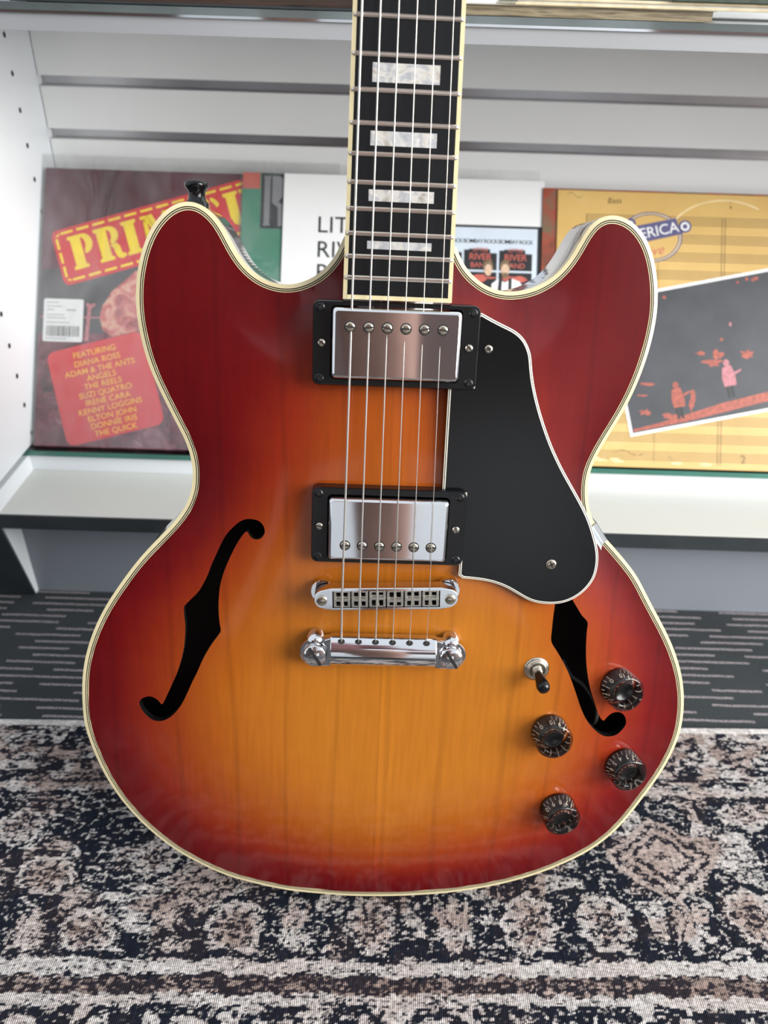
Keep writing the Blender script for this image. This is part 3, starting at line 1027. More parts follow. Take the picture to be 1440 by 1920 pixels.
GL = {
    'I': (.64, [STEM]),
    'P': (.98, [STEM, arc(.60, .70, .38, .30, 90, -90) + arc(.60, .70, .08, .16, -90, 90)]),
    'R': (1.12, [STEM, arc(.60, .73, .38, .27, 90, -90) + arc(.60, .73, .08, .14, -90, 90), [(.58, .44), (.80, .48), (.93, .36), (.96, .14), (1.1, .10), (1.12, .02), (.92, -.03), (.74, .04), (.68, .2), (.66, .34), (.58, .40)]]),
    'M': (1.3, [[(0, 0), (.34, 0), (.34, .09), (.26, .12), (.26, .7), (.2, .9), (.0, .91), (.0, 1), (.34, 1), (.62, .35), (.62, .05), (.30, .72), (.1, .85), (.1, .12), (0, .09)],
                [(.30, 1), (.52, 1), (.78, .36), (.62, .02)],
                [(.68, 0), (1.28, 0), (1.28, .09), (1.18, .12), (1.18, .88), (1.28, .91), (1.28, 1), (.96, 1), (.76, .5), (.78, .12), (.68, .09)]]),
    'E': (.84, [STEM, [(.57, 0), (.84, 0), (.84, .32), (.76, .32), (.66, .12), (.57, .11)], [(.57, .45), (.74, .38), (.74, .64), (.57, .56)], [(.57, 1), (.84, 1), (.84, .7), (.76, .7), (.66, .88), (.57, .89)]]),
    'C': (.96, [arc(.46, .5, .46, .52, 100, 260, 14) + arc(.46, .5, .06, .40, 260, 100, 14), arc(.5, .5, .4, .5, 85, 30, 6) + [(.72, .66), (.62, .82), (.52, .9)], [(.52, .02), (.78, .04), (.92, .24), (.86, .32), (.7, .14), (.52, .1)]]),
    'U': (1.04, [[(0, 1), (.6, 1), (.6, .91), (.5, .88), (.5, .2), (.56, .04), (.40, -.02), (.2, .06), (.1, .26), (.1, .88), (0, .91)],
                 [(.62, .04), (.8, .12), (.9, .3), (.9, .88), (1.04, .91), (1.04, 1), (.68, 1), (.68, .91), (.8, .88), (.8, .3), (.72, .16), (.62, .1)]]),
    'T': (.9, [[(.2, 0), (.7, 0), (.7, .08), (.64, .1), (.64, .86), (.8, .8), (.84, .66), (.9, .66), (.9, 1), (0, 1), (0, .66), (.06, .66), (.1, .8), (.26, .86), (.26, .1), (.2, .08)]]),
    'S': (.8, [[(0, 0), (.1, 0), (.14, .06), (.3, -.02), (.56, -.02), (.76, .12), (.78, .34), (.66, .5), (.3, .66), (.28, .84), (.4, .9), (.62, .8), (.7, .66), (.76, .66), (.76, 1), (.68, 1), (.62, .95), (.4, 1.02), (.14, .96), (.02, .8), (.04, .6), (.2, .46), (.46, .34), (.5, .14), (.36, .08), (.16, .18), (.08, .34), (0, .34)]]),
}
b = A.mb()
for ch, x in zip('PRIMECU', (15, 43, 73, 94, 131, 157, 184)):
    wd, polys = GL[ch]
    for P in polys:
        flat(b, [bp_(x + px * 25.5, 13.5 + py * 36) for px, py in P], 0.3)
b.build('title_lettering', 'yellow', a1)
BB = math.radians(16.6)
b = A.mb()
flat(b, rrect(-331, -1 + 1.2, 104, 101, 9, math.radians(15.6)), 0.15)
b.build('red_panel', 'red', a1)
b = A.mb()
for s, (x, y) in zip(['FEATURING', 'DIANA ROSS', 'ADAM & THE ANTS', 'ANGELS', 'THE REELS', 'SUZI QUATRO', 'IRENE CARA', 'KENNY LOGGINS', 'ELTON JOHN', 'DONNIE IRIS', 'THE QUICK'],
                     [(-307.5, 101), (-304.1, 92.3), (-301, 84), (-299.0, 76), (-297.0, 68), (-294.2, 60), (-291.3, 52), (-288.6, 44), (-286.2, 36), (-284, 28), (-281.6, 20)]):
    put_text(b, s, 8.6, x, y, 0.3, math.radians(14.6), 0, offset=0.05, align='CENTER', space=1.0)
b.build('track_lettering', 'orange_y', a1)
b = A.mb()
flat(b, rrect(-362, 110.4, 41.4, 45, 2), 0.42, 0)
r = random.Random(4)
x = -358.5
while x < -325:
    w = r.choice((.5, .8, 1.3))
    flat(b, [(x, 116), (x + w, 116), (x + w, 127), (x, 127)], .5, 1)
    x += w + r.choice((.5, .8, 1.1))
for y, l in ((151, 12), (147, 16), (143.4, 9), (138, 18), (134.8, 20), (130, 24), (113, 22)):
    for k in range(int(l / 2)):
        flat(b, [(-358.5 + 2 * k, y), (-357.2 + 2 * k, y), (-357.2 + 2 * k, y + 1.1), (-358.5 + 2 * k, y + 1.1)], .5, 2)
for k in range(5):
    flat(b, [(-338 + 2 * k, 143), (-336.6 + 2 * k, 143), (-336.6 + 2 * k, 144.6), (-338 + 2 * k, 144.6)], .5, 2)
tag(b.build('price_sticker', ['card_white', 'ink_black', 'ink_grey'], a1), 'white barcode sticker')
b = A.mb()
b.box(-370.5, -57.5, 1.6, 308, -1.35, -1.28)
b.box(-370.5, -57.5, 1.6, 308, 0.6, 0.7)
b.build('plastic_sleeve', 'sleeve', a1)

# --- second album: green with R
n = 2.0
cx = -6
a2 = album_root(n, cx, 'green and red record album with a large grey R on black, second from left')
A = AL(a2, cx)
b = A.mb()
b.box(-158.8, 146, 0.2, 294.5, -1.2, 0)
b.build('cover', 'green', a2)
b = A.mb()
flat(b, [(-158.8, 277.5), (-140.4, 277.5), (-140.4, 294.5), (-158.8, 294.5)], 0.12, 0)
b.build('red_corner', 'red_dull', a2)
b = A.mb()
flat(b, [(-139, 235.8), (-20, 235.8), (-20, 294), (-139, 294)], 0.12)
b.build('black_panel', 'ink_black', a2)
b = A.mb()
flat(b, [(-136.6, 238.6), (-128.6, 238.6), (-129.6, 242), (-129.6, 288), (-128.6, 291.5), (-136.6, 291.5), (-135.6, 288), (-135.6, 242)], 0.25)
flat(b, [(-127.4, 291.5)] + arc(-122, 279, 9, 12.5, 90, -60) + [(-121, 264)] + arc(-122, 252, 9, 12, 70, 0) + [(-113, 238.6), (-120.5, 238.6), (-121, 258), (-127.4, 263)], 0.25)
b.build('large_letter', 'ink_grey', a2)
b = A.mb()
b.box(-161.5, 152, 0.2, 305, 0.3, 0.4)
b.build('plastic_sleeve', 'sleeve', a2)

# --- third album: LITTLE RIVER BAND
n = 3.9
cx = 36
a3 = album_root(n, cx, 'white record album LITTLE RIVER BAND with a poster wall photo, behind the guitar neck')
A = AL(a3, cx)
b = A.mb()
b.box(-115.2, 156.8, -0.8, 294, -1.2, 0)
b.build('cover', 'card_white', a3, bevel=0.0004)
b = A.mb()
for s, y in (('LITTLE', 240), ('RIVER', 214), ('BAND', 190)):
    put_text(b, s, 24.5, -79.5, y, 0.2, 0, 0, offset=0.012, space=1.02)
b.build('title_lettering', 'ink_black', a3)
b = A.mb()
flat(b, [(5, 60), (156, 60), (156, 245.6), (5, 245.6)], 0.1, 0)
flat(b, [(7, 62), (151.0, 62), (151.0, 243), (7, 243)], 0.15, 1)
b.build('photo_panel', ['ink_black', 'pale_blue'], a3)
b = A.mb()
for j in range(4):
    x0 = 73.9 + 36.7 * (j - 2)
    xe = x0 + 36.2
    for k in range(2):
        yo = -52 * k
        put_text(b, 'BOMBAY ROCK', 6.0, x0 + 18, 228.5 + yo, 0.3, 0, 0, align='CENTER', offset=0.02, space=.80)
        flat(b, [(x0 + 1, 198.5 + yo), (xe - .8, 198.5 + yo), (xe - .8, 216.5 + yo), (xe - 8, 216.5 + yo), (xe - 8, 220.5 + yo), (x0 + 6, 220.5 + yo), (x0 + 6, 219.5 + yo), (x0 + 1, 219.5 + yo)], 0.2, 0)
        flat(b, [(x0 + 1, 184 + yo), (xe - .8, 184 + yo), (xe - .8, 196.4 + yo), (x0 + 1, 196.4 + yo)], 0.2, 0)
b.build('poster_black', 'ink_black', a3)
b = A.mb()
for j in range(4):
    x0 = 73.9 + 36.7 * (j - 2)
    for k in range(2):
        yo = -52 * k
        for s, y, sz in (('LITTLE', 219.6, 5.6), ('RIVER', 212, 9.6), ('BAND', 203.4, 7.6)):
            put_text(b, s, sz, x0 + 18, y + yo, 0.4, 0, 0, align='CENTER', offset=0.05, space=.95)
        flat(b, blob(x0 + 18, 190 + yo, 13, 3.2, j, 20, .35), 0.4)
b.build('poster_red', 'red_dull', a3)
b = A.mb()
flat(b, blob(100.3, 202, 5.2, 7.2, 5, 20, .12), 0.5, 1)
flat(b, ell(100.6, 198.6, 3.9, 6.2), 0.55, 0)
flat(b, ell(118.3, 202.5, 5.4, 7.4), 0.5, 1)
flat(b, ell(118.3, 199, 4.3, 6.3), 0.55, 0)
flat(b, blob(118.3, 193.4, 3.4, 3.2, 8, 16, .2), 0.58, 1)
flat(b, [(92, 176), (96, 186), (101, 190), (105, 186), (106, 150), (92, 150)], 0.52, 3)
flat(b, [(103, 150), (104.5, 184), (111, 189.5), (118, 186), (126, 190), (134, 187), (139, 176), (141.5, 150)], 0.56, 2)
flat(b, [(108.6, 150), (112, 191), (115.3, 190), (113.6, 150)], 0.6, 3)
flat(b, [(121.5, 150), (122.0, 190), (125.2, 191), (125.4, 150)], 0.6, 3)
b.build('band_photo', ['skin_print', 'hair_print', 'card_white', 'ink_black'], a3)

# --- fourth album: brown and rust, only its left margin shows
n = 5.3
cx = 308
a4 = album_root(n, cx, 'rust and brown album showing only a narrow left strip beside the tan album')
A = AL(a4, cx)
b = A.mb()
b.box(155.6, 460, -1.8, 286.5, -1.2, 0)
b.build('cover', 'rust', a4)

# --- fifth album: AMERICA
n = 6.7
cx = 322
a5 = album_root(n, cx, 'tan sheet music record album AMERICA with a tilted concert photograph, rightmost')
A = AL(a5, cx)
b = A.mb()
b.box(170.5, 475, -2.8, 284.5, -1.2, 0)
b.build('cover', 'tan', a5, bevel=0.0008)
b = A.mb()
for g in range(14):
    y = 259.5 - 18.9 * g
    x0 = 201 if g < 9 else 176
    for k in range(5):
        yy = y - 2.1 * k
        if yy < 1:
            continue
        flat(b, [(x0, yy - .3), (472, yy - .3), (472, yy + .3), (x0, yy + .3)], 0.08)
for x, w in ((200.6, .5), (342, .6), (345.2, .6), (276.4, .35), (440, .6)):
    flat(b, [(x, 2), (x + w, 2), (x + w, 260), (x, 260)], 0.08)
put_text(b, 'Bass', 8.5, 222, 274, 0.1, .05, 0, shear=0.2)
put_text(b, '2', 5, 349, 277, 0.1, .1, 0)
put_text(b, '8', 5, 349.5, 271, 0.1, .1, 0)
put_text(b, '2', 12, 366, 8, 0.1, .1, 0)
for (x, y, w) in ((180, 279, 16), (236, 12, 30), (291, 6, 8)):
    P = [(x + w * t / 12, y + 2.6 * math.sin(t * .5)) for t in range(13)]
    flat(b, P + [(px, py + .5) for px, py in P[::-1]], 0.1)
b.build('music_lines', 'ink_staff', a5)
b = A.mb()
P = arc(345, 232, 62, 47, 150, 55, 24)
flat(b, P + [(345 + (x - 345) * .965, 232 + (y - 232) * .965) for x, y in P[::-1]], 0.12)
b.build('worn_mark', 'wear', a5)
for k, (x, y) in enumerate(((222, 4), (300, 2.6), (330, 2.5), (240, 3), (172.5, 120), (173, 40), (214, 6), (236, 5))):
    b = A.mb()
    flat(b, blob(x, y, 6 if y < 10 else 1.2, 1.4 if y < 10 else 9, k), 0.12)
    b.build('worn_mark', 'wear', a5)
# emblem
b = A.mb()
for rr, mi, z in ((1.0, 0, .14), (.955, 1, .16), (.915, 0, .18), (.875, 2, .20)):
    flat(b, ell(268.5, 237.5, 32.5 * rr, 26.5 * rr, 48), z, mi)
EA = math.radians(13)
ce, se = math.cos(EA), math.sin(EA)


def ep(x, y):
    return (266 + ce * x - se * y, 241.5 + se * x + ce * y)


flat(b, [ep(-34, -9), ep(34.5, -7.6), ep(37, -3.5), ep(32, -2), ep(31, 10), ep(-34, 10)], .24, 0)
for (r_, mi, z) in ((6.6, 0, .24), (4.6, 3, .27), (2.6, 0, .29)):
    flat(b, ell(*ep(38.5, -.5), r_, r_, 20), z, mi)
flat(b, ell(*ep(-16, 14), 5, 5, 18), .22, 0)
flat(b, ell(*ep(-16, 14), 2.2, 2.2, 18), .25, 3)
b.build('oval_emblem', ['purple', 'wear', 'tan', 'card_white'], a5)
b = A.mb()
put_text(b, 'AMERICA', 15.5, *ep(0, .2), .32, EA, 0, align='CENTER', offset=0.03, space=.98)
b.build('emblem_lettering', 'card_white', a5)
b = A.mb()
put_text(b, 'Live', 14, 270, 222.5, .24, .2, 0, align='CENTER', shear=0.5)
b.build('script_lettering', 'red_dull', a5)
# tilted concert photograph
PA = math.radians(12.4)
cp, sp = math.cos(PA), math.sin(PA)


def pp(x, y):
    return (252 + cp * x - sp * y, 28.5 + sp * x + cp * y)


b = A.mb()
flat(b, [pp(0, 0), pp(212, 0), pp(212, 146), pp(0, 146)], .4, 0)
flat(b, [pp(3.2, 3.2), pp(208.8, 3.2), pp(208.8, 142.8), pp(3.2, 142.8)], .5, 1)
tag(b.build('concert_photo', ['card_white', 'stage'], a5), 'dark stage photograph with white border')
b = A.mb()
flat(b, [pp(4, 7), pp(30, 8.6), pp(60, 12), pp(100, 17), pp(150, 20), pp(208, 22), pp(208, 14), pp(60, 5), pp(4, 4.4)], .55)


def fig(mb, x, y, s, z):
    flat(mb, ell(*pp(x, y + 23 * s), 3.0 * s, 3.6 * s), z)
    flat(mb, [pp(x - 5 * s, y + 19 * s), pp(x + 4 * s, y + 20 * s), pp(x + 6.5 * s, y + 10 * s), pp(x + 6 * s, y), pp(x - 6 * s, y), pp(x - 7 * s, y + 9 * s)], z)
    flat(mb, [pp(x - 2 * s, y + 7 * s), pp(x + 13 * s, y + 13 * s), pp(x + 13.6 * s, y + 15 * s), pp(x - 1 * s, y + 11 * s)], z + .02)


fig(b, 56, 21, 1.0, .6)
for x, y, rx, ry, s in ((98, 60, 10, 3.5, 1), (105, 67, 5, 5, 2), (88, 72, 5, 2, 3), (30, 50, 8, 2, 4), (70, 25, 3, 9, 5), (20, 40, 5, 1, 6), (135, 62, 6, 5, 8), (20, 22, 6, 3, 9), (45, 13, 9, 3, 10)):
    flat(b, blob(*pp(x, y), rx, ry, s, 14, .45), .6)
for x, y, r_ in ((62, 136, 1.8), (156, 137, 1.9), (160, 138, 1.9), (150, 139, 1.7), (140, 137.5, 1.6), (112, 82, 1.6), (160, 55, 2.4), (165, 62, 1.5), (1e9, 0, 0)):
    if x < 1e8:
        flat(b, ell(*pp(x, y), r_, r_), .6)
flat(b, ell(*pp(38, 130), 1.9, 1.9), .6)
b.build('stage_lights', 'orange_p', a5)
b = A.mb()
fig(b, 112, 33, 1.05, .62)
b.build('stage_figure', 'pink_p', a5)
b = A.mb()
flat(b, blob(*pp(124, 96), 1.4, 2.2, 3, 12, .3), .6)
b.build('bright_spot', 'pink_p', a5)
for x, y in ((56, 21), (112, 33)):
    b = A.mb()
    for dx in (-3.4, .8):
        flat(b, [pp(x + dx - 1, y), pp(x + dx + 1.6, y), pp(x + dx + 2, y - 12), pp(x + dx - .8, y - 12)], .66)
    b.build('figure_legs', 'ink_black', a5)

# ------------------------------------------------------------------ books on the upper glass shelf
def book(name, x0, x1, y0, y1, z0, z1, edge, cover, label, ang=0.0, ct=0.0016):
    cx, cy = (x0 + x1) / 2, (y0 + y1) / 2
    o = empty(name, (cx, cy, z0))
    o.rotation_euler = (0, 0, ang)
    tag(o, label, 'book', 'old books on the upper glass shelf')
    bb = MB(1, (cx, cy, z0))
    bb.box(x0 + .002, x1 - .002, y0 + .002, y1, z0 + ct, z1 - ct)
    bb.build('page_block', edge, o)
    bb = MB(1, (cx, cy, z0))
    bb.box(x0, x1, y0, y1, z0, z0 + ct)
    bb.box(x0, x1, y0, y1, z1 - ct, z1)
    bb.build('cover', cover, o, bevel=0.0004)
    return o


book('book', -0.285, -0.012, 0.672, 0.86, 0.5342, 0.5500, 'pages_dark', 'dark_edge', 'thick dark old book with brown page edges, left of the guitar neck')
book('book', 0.000, 0.232, 0.674, 0.86, 0.5342, 0.5412, 'pages', 'pages', 'flat stack of ragged brown page edges, right of the guitar neck', -0.02, 0.0004)
book('book', 0.088, 0.400, 0.676, 0.88, 0.5414, 0.5462, 'white_page', 'cream_card', 'open cream edged book with ruled white page, lying on the ragged brown one', -0.035, 0.0018)
book('book', 0.200, 0.440, 0.671, 0.87, 0.5464, 0.5600, 'cream_card', 'dark_green', 'dark green cloth book with frayed cream edge, topmost at right', -0.03, 0.0040)

# ================================================================== the guitar
G = Matrix(((0.99933, 0.00922, 0.03538), (0.03123, 0.28778, -0.95719), (-0.019, 0.95765, 0.2873)))
GP = Vector((0.002, 0.3572, 0.2509))
BASE = (5.0, -238.0, -64.0)
groot = bpy.data.objects.new('electric_guitar', None)
COL.objects.link(groot)
gl = GP + G @ (Vector(BASE) / 1000)
groot.matrix_world = Matrix.Translation(gl) @ G.to_4x4()
tag(groot, 'cherry sunburst semi-hollow electric guitar with chrome pickups leaning back on the rug', 'guitar')


def gm():
    return MB(0.001, BASE)


# outline, smoothed
P = [OUT[0]]
for p in OUT[1:]:
    if math.hypot(p[0] - P[-1][0], p[1] - P[-1][1]) > 4.5:
        P.append(p)
P[-1] = OUT[-1]
O = resample(catmull(P, 8), 2.4)
O = smooth_open(O, 14)
O = resample(O, 2.0)
tg = np.gradient(O, axis=0)
tg /= np.hypot(tg[:, 0], tg[:, 1])[:, None]
# traversal is counter-clockwise seen from the front?
area2 = np.sum(O[:-1, 0] * O[1:, 1] - O[1:, 0] * O[:-1, 1])
sgn = 1 if area2 > 0 else -1
NR = np.c_[-tg[:, 1], tg[:, 0]] * sgn      # inward


def inset(d):
    return O + NR * d


ZR = -14.0
# smooth dome from a relaxed membrane over the plan
gx = np.arange(-200, 212, 4.0)
gy = np.arange(-248, 224, 4.0)
GX, GY = np.meshgrid(gx, gy)
In = inset(4.5)
ins = inpoly(np.c_[GX.ravel(), GY.ravel()], [tuple(q) for q in In]).reshape(GX.shape)
ph = np.zeros(GX.shape)
for _ in range(2600):
    q = np.zeros_like(ph)
    q[1:-1, 1:-1] = .25 * (ph[:-2, 1:-1] + ph[2:, 1:-1] + ph[1:-1, :-2] + ph[1:-1, 2:]) + 4e-4
    ph = np.where(ins, q, 0)
ph /= ph.max()


def W(u, v):
    u = np.asarray(u, float)
    v = np.asarray(v, float)
    fx = np.clip((u - gx[0]) / 4, 0, len(gx) - 1.001)
    fy = np.clip((v - gy[0]) / 4, 0, len(gy) - 1.001)
    ix, iy = fx.astype(int), fy.astype(int)
    a, c = fx - ix, fy - iy
    p = (ph[iy, ix] * (1 - a) + ph[iy, ix + 1] * a) * (1 - c) + (ph[iy + 1, ix] * (1 - a) + ph[iy + 1, ix + 1] * a) * c
    s = np.clip(p / .8, 0, 1)
    return ZR + 14 * (0.30 * (1 - (1 - s) ** 2) + 0.70 * s * s * (3 - 2 * s))


def Wf(u, v):
    return float(W(u, v))


# colour field of the sunburst
edge0 = inset(6)[::9]
pts = np.array([(a, c) for a, c, _ in BP] + [tuple(q) for q in edge0])
val = np.array([t for _, _, t in BP] + [0.0] * len(edge0))
D_ = np.hypot(pts[:, None, 0] - pts[None, :, 0], pts[:, None, 1] - pts[None, :, 1])
A_ = D_ + np.eye(len(pts)) * -6.0
A_ = np.block([[A_, np.ones((len(pts), 1))], [np.ones((1, len(pts))), np.zeros((1, 1))]])
wt = np.linalg.solve(A_, np.r_[val, 0])


def burst(u, v):
    Q = np.c_[u, v]
    R_ = np.hypot(Q[:, None, 0] - pts[None, :, 0], Q[:, None, 1] - pts[None, :, 1])
    return np.clip(R_ @ wt[:-1] + wt[-1], 0, 1)


# top plate with f holes
I5 = inset(4.2)
FLc = catmull(FL, 3, True)
FRc = catmull(FR, 3, True)
verts = [tuple(q) for q in I5]
n0 = len(verts)
edges = [(i, i + 1) for i in range(n0 - 1)] + [(n0 - 1, 0)]
for H_ in (FLc, FRc):
    s0 = len(verts)
    verts += [tuple(q) for q in H_]
    edges += [(s0 + i, s0 + (i + 1) % len(H_)) for i in range(len(H_))]
hx = np.arange(-192, 204, 3.6)
hy = np.arange(-242, 216, 3.6)
HX, HY = np.meshgrid(hx, hy)
HX = HX + (np.arange(len(hy))[:, None] % 2) * 1.8
C_ = np.c_[HX.ravel(), HY.ravel()]
okp = inpoly(C_, [tuple(q) for q in I5])
allb = np.array(verts)
for H_ in (FLc, FRc):
    okp &= ~inpoly(C_, [tuple(q) for q in H_])
C_ = C_[okp]
dmin = np.min(np.hypot(C_[:, None, 0] - allb[None, :, 0], C_[:, None, 1] - allb[None, :, 1]), axis=1)
C_ = C_[dmin > 1.6]
verts += [tuple(q) for q in C_]
rv, re_, rf, *_ = delaunay_2d_cdt([Vector(q) for q in verts], edges, [], 0, 1e-4)
rv = np.array([tuple(q) for q in rv])
rf = np.array([f for f in rf if len(f) == 3])
cen = rv[rf].mean(1)
keep = inpoly(cen, [tuple(q) for q in I5])
for H_ in (FLc, FRc):
    keep &= ~inpoly(cen, [tuple(q) for q in H_])
rf = rf[keep]
# consistent orientation towards +w
a_ = rv[rf[:, 0]]
b_ = rv[rf[:, 1]]
c2 = rv[rf[:, 2]]
cr = (b_[:, 0] - a_[:, 0]) * (c2[:, 1] - a_[:, 1]) - (b_[:, 1] - a_[:, 1]) * (c2[:, 0] - a_[:, 0])
rf[cr < 0] = rf[cr < 0][:, ::-1]
wz = W(rv[:, 0], rv[:, 1])
b = gm()
b.add([(x, y, z) for (x, y), z in zip(rv, wz)], [tuple(f) for f in rf], 0, True)
top = b.build('body_top', 'burst', groot)
tag(top, 'cherry red to amber sunburst maple top')
at = top.data.attributes.new('burst', 'FLOAT', 'POINT')
at.data.foreach_set('value', burst(rv[:, 0], rv[:, 1]).astype(np.float32))
# f hole edges
for H_, in ((FLc,), (FRc,)):
    b = gm()
    n = len(H_)
    z = W(H_[:, 0], H_[:, 1])
    vs = [(x, y, zz) for (x, y), zz in zip(H_, z)] + [(x, y, zz - 5) for (x, y), zz in zip(H_, z)]
    b.add(vs, [(i, (i + 1) % n, n + (i + 1) % n, n + i) for i in range(n)], 0, True)
    b.build('f_hole_edge', 'hole_edge', groot)

# binding: cream edge with black and cream lines inside it
RG = [(-0.0, 0), (2.15, 1), (2.75, 0), (3.15, 1), (3.75, 0), (4.2, None)]
b = gm()
for k in range(len(RG) - 1):
    p0, p1 = inset(RG[k][0]), inset(RG[k + 1][0])
    n = len(p0)
    z0 = ZR - (0.5 if k == 0 else 0)
    vs = [(x, y, z0) for x, y in p0] + [(x, y, ZR) for x, y in p1]
    b.add(vs, [(i, i + 1, n + i + 1, n + i) for i in range(n - 1)], RG[k][1], k == 0)
p0 = inset(0)
n = len(p0)
b.add([(x, y, ZR - .5) for x, y in p0] + [(x, y, ZR - 6.8) for x, y in p0], [(i, i + 1, n + i + 1, n + i) for i in range(n - 1)], 0, True)
b.build('binding', ['cream', 'line_black'], groot)

# sides and back
ZB = -64.0
b = gm()
pa, pb, pc = inset(0.25), inset(0.25), inset(5)
rings = [(inset(0.3), ZR - 6.6), (inset(0.3), ZB + 3), (inset(1.2), ZB + 0.6), (inset(4), ZB)]
vs, fs = [], []
n = len(O)
for q, z in rings:
    vs += [(x, y, z) for x, y in q]
for j in range(len(rings) - 1):
    for i in range(n):
        i2 = (i + 1) % n
        fs.append((j * n + i, j * n + i2, (j + 1) * n + i2, (j + 1) * n + i))
b.add(vs, fs, 0, True)
b.add(vs[-n:], [tuple(range(n))], 0)
b.add([(x, y, -52) for x, y in inset(3)], [tuple(range(n))], 1)
tag(b.build('body', ['side', 'inner'], groot), 'dark cherry sides and back')
b = gm()
b.prism([(-42, -190), (42, -190), (42, 118), (-42, 118)], -51, -17)
b.build('centre_block', 'inner', groot)

# wire seen through the right f hole
b = gm()
wp = catmull([(118, -56, -24), (123.9, -65.2, -20), (131.9, -70.5, -18), (139.0, -79.7, -17), (142.9, -88.7, -17), (143.4, -99.2, -20), (141, -108, -30)], 6)
b.tube([tuple(q) for q in wp], 1.5, 8)
b.build('wire', 'rubber', groot)


# neck and fretboard ------------------------------------------------
def fw(v):
    return 8.5 - (v - 176) * 0.0402


def hw(v):
    return 28.4 - (v - 166) * 0.0103


UC = -0.3
NS = []
b = gm()
vs = []
SEG = 14
vv = [150, 166, 190, 210, 260, 400, 560, 628, 640]
for v in vv:
    d = 22 if v > 200 else 20
    if v < 215:
        d = 34 if v < 200 else 27
    for k in range(SEG + 1):
        a = math.pi * k / SEG
        vs.append((UC + hw(v) * 0.985 * math.cos(a), v, fw(v) - 5.2 - d * math.sin(a) ** 0.8))
fs = []
for j in range(len(vv) - 1):
    for k in range(SEG):
        fs.append((j * (SEG + 1) + k, j * (SEG + 1) + k + 1, (j + 1) * (SEG + 1) + k + 1, (j + 1) * (SEG + 1) + k))
    fs.append((j * (SEG + 1) + SEG, j * (SEG + 1), (j + 1) * (SEG + 1), (j + 1) * (SEG + 1) + SEG))
b.add(vs, fs, 0, True)
# headstock
zh = fw(640) - 4
hs = [(-22, 636), (-26, 655), (-36, 675), (-38, 700), (-34, 780), (-30, 812), (-12, 806), (0, 812), (12, 806), (30, 812), (34, 780), (38, 700), (36, 675), (26, 655), (22, 636)]
b.prism([(x * .95, y) for x, y in hs], zh - 18, zh - 3)
b.build('neck', 'neckwood', groot)

b = gm()
ys = [167.6, 628]
for (o_, zt, mi) in ((2.1, 0, 0),):
    vs = []
    for v in ys:
        for s in (-1, 1):
            vs.append((UC + s * (hw(v) - o_), v, fw(v)))
            vs.append((UC + s * (hw(v) - o_), v, fw(v) - 6))
    b.add(vs, [(0, 2, 6, 4), (1, 5, 7, 3), (0, 1, 3, 2), (4, 6, 7, 5), (0, 4, 5, 1), (2, 3, 7, 6)])
b.build('fretboard', 'ebony', groot)
b = gm()
for s in (-1, 1):
    vs = []
    for v in (165.4, 628):
        for o_ in (0, 2.1):
            for dz in (0.0, -8.5):
                vs.append((UC + s * (hw(v) - o_), v, fw(v) + dz))
    b.add(vs, [(0, 2, 3, 1), (4, 5, 7, 6), (0, 4, 6, 2), (1, 3, 7, 5), (0, 1, 5, 4), (2, 6, 7, 3)])
b.box(UC - hw(166) + 2.1, UC + hw(166) - 2.1, 165.4, 167.6, fw(166) - 8.5, fw(166))
b.build('fretboard_binding', 'cream', groot)
for nf in range(1, 23):
    v = 628 * 2 ** (-nf / 12)
    b = gm()
    h_ = hw(v) - 0.7
    z = fw(v)
    prof = [(-1.25, -0.1), (-1.05, 0.6), (-0.45, 1.15), (0.45, 1.15), (1.05, 0.6), (1.25, -0.1)]
    vs = []
    for s, e in ((-1, 0), (-1, 1.0), (1, 1.0), (1, 0)):
        for (dv, dw) in prof:
            vs.append((UC + s * (h_ - e), v + dv * (1 if e else .75), z + (dw if e else dw * 0.45)))
    fs = []
    for j in range(3):
        for k in range(5):
            fs.append((j * 6 + k, j * 6 + k + 1, (j + 1) * 6 + k + 1, (j + 1) * 6 + k))
    b.add(vs, fs, 0, False)
    b.add(vs, [(0, 1, 2, 3, 4, 5), (23, 22, 21, 20, 19, 18)])
    b.build('fret', 'fret', groot)
for v0, v1 in ((190.5, 194.4), (213.4, 218.9), (239.2, 245.9), (267.6, 276.2), (324, 338), (382, 398), (428, 446), (480, 500), (535, 560), (600, 620)):
    b = gm()
    vs = [(x, v, fw(v) + .06) for v in (v0, v1) for x in (-17.0, 16.0)] + [(x, v, fw(v) - .5) for v in (v0, v1) for x in (-17.0, 16.0)]
    b.add(vs, [(0, 1, 3, 2), (0, 4, 5, 1), (2, 3, 7, 6)])
    b.build('inlay', 'pearl', groot)


# pickups ------------------------------------------------------------
def slot_screw(mb, u, v, w, r, h, ang=0.0, cross=False, hm=0, sm=1):
    mb.lathe([(r, -1.2), (r, h * .55), (r * .86, h * .9), (r * .5, h), (0.01, h)], (u, v, w), 20, hm)
    t = r * .17
    for a in ((ang, ang + math.pi / 2) if cross else (ang,)):
        L = r * (.55 if cross else .97)
        c, s = math.cos(a), math.sin(a)
        q = [(-L, -t), (L, -t), (L, t), (-L, t)]
        mb.add([(u + c * x - s * y, v + s * x + c * y, w + h + .05) for x, y in q], [(0, 1, 2, 3)], sm)


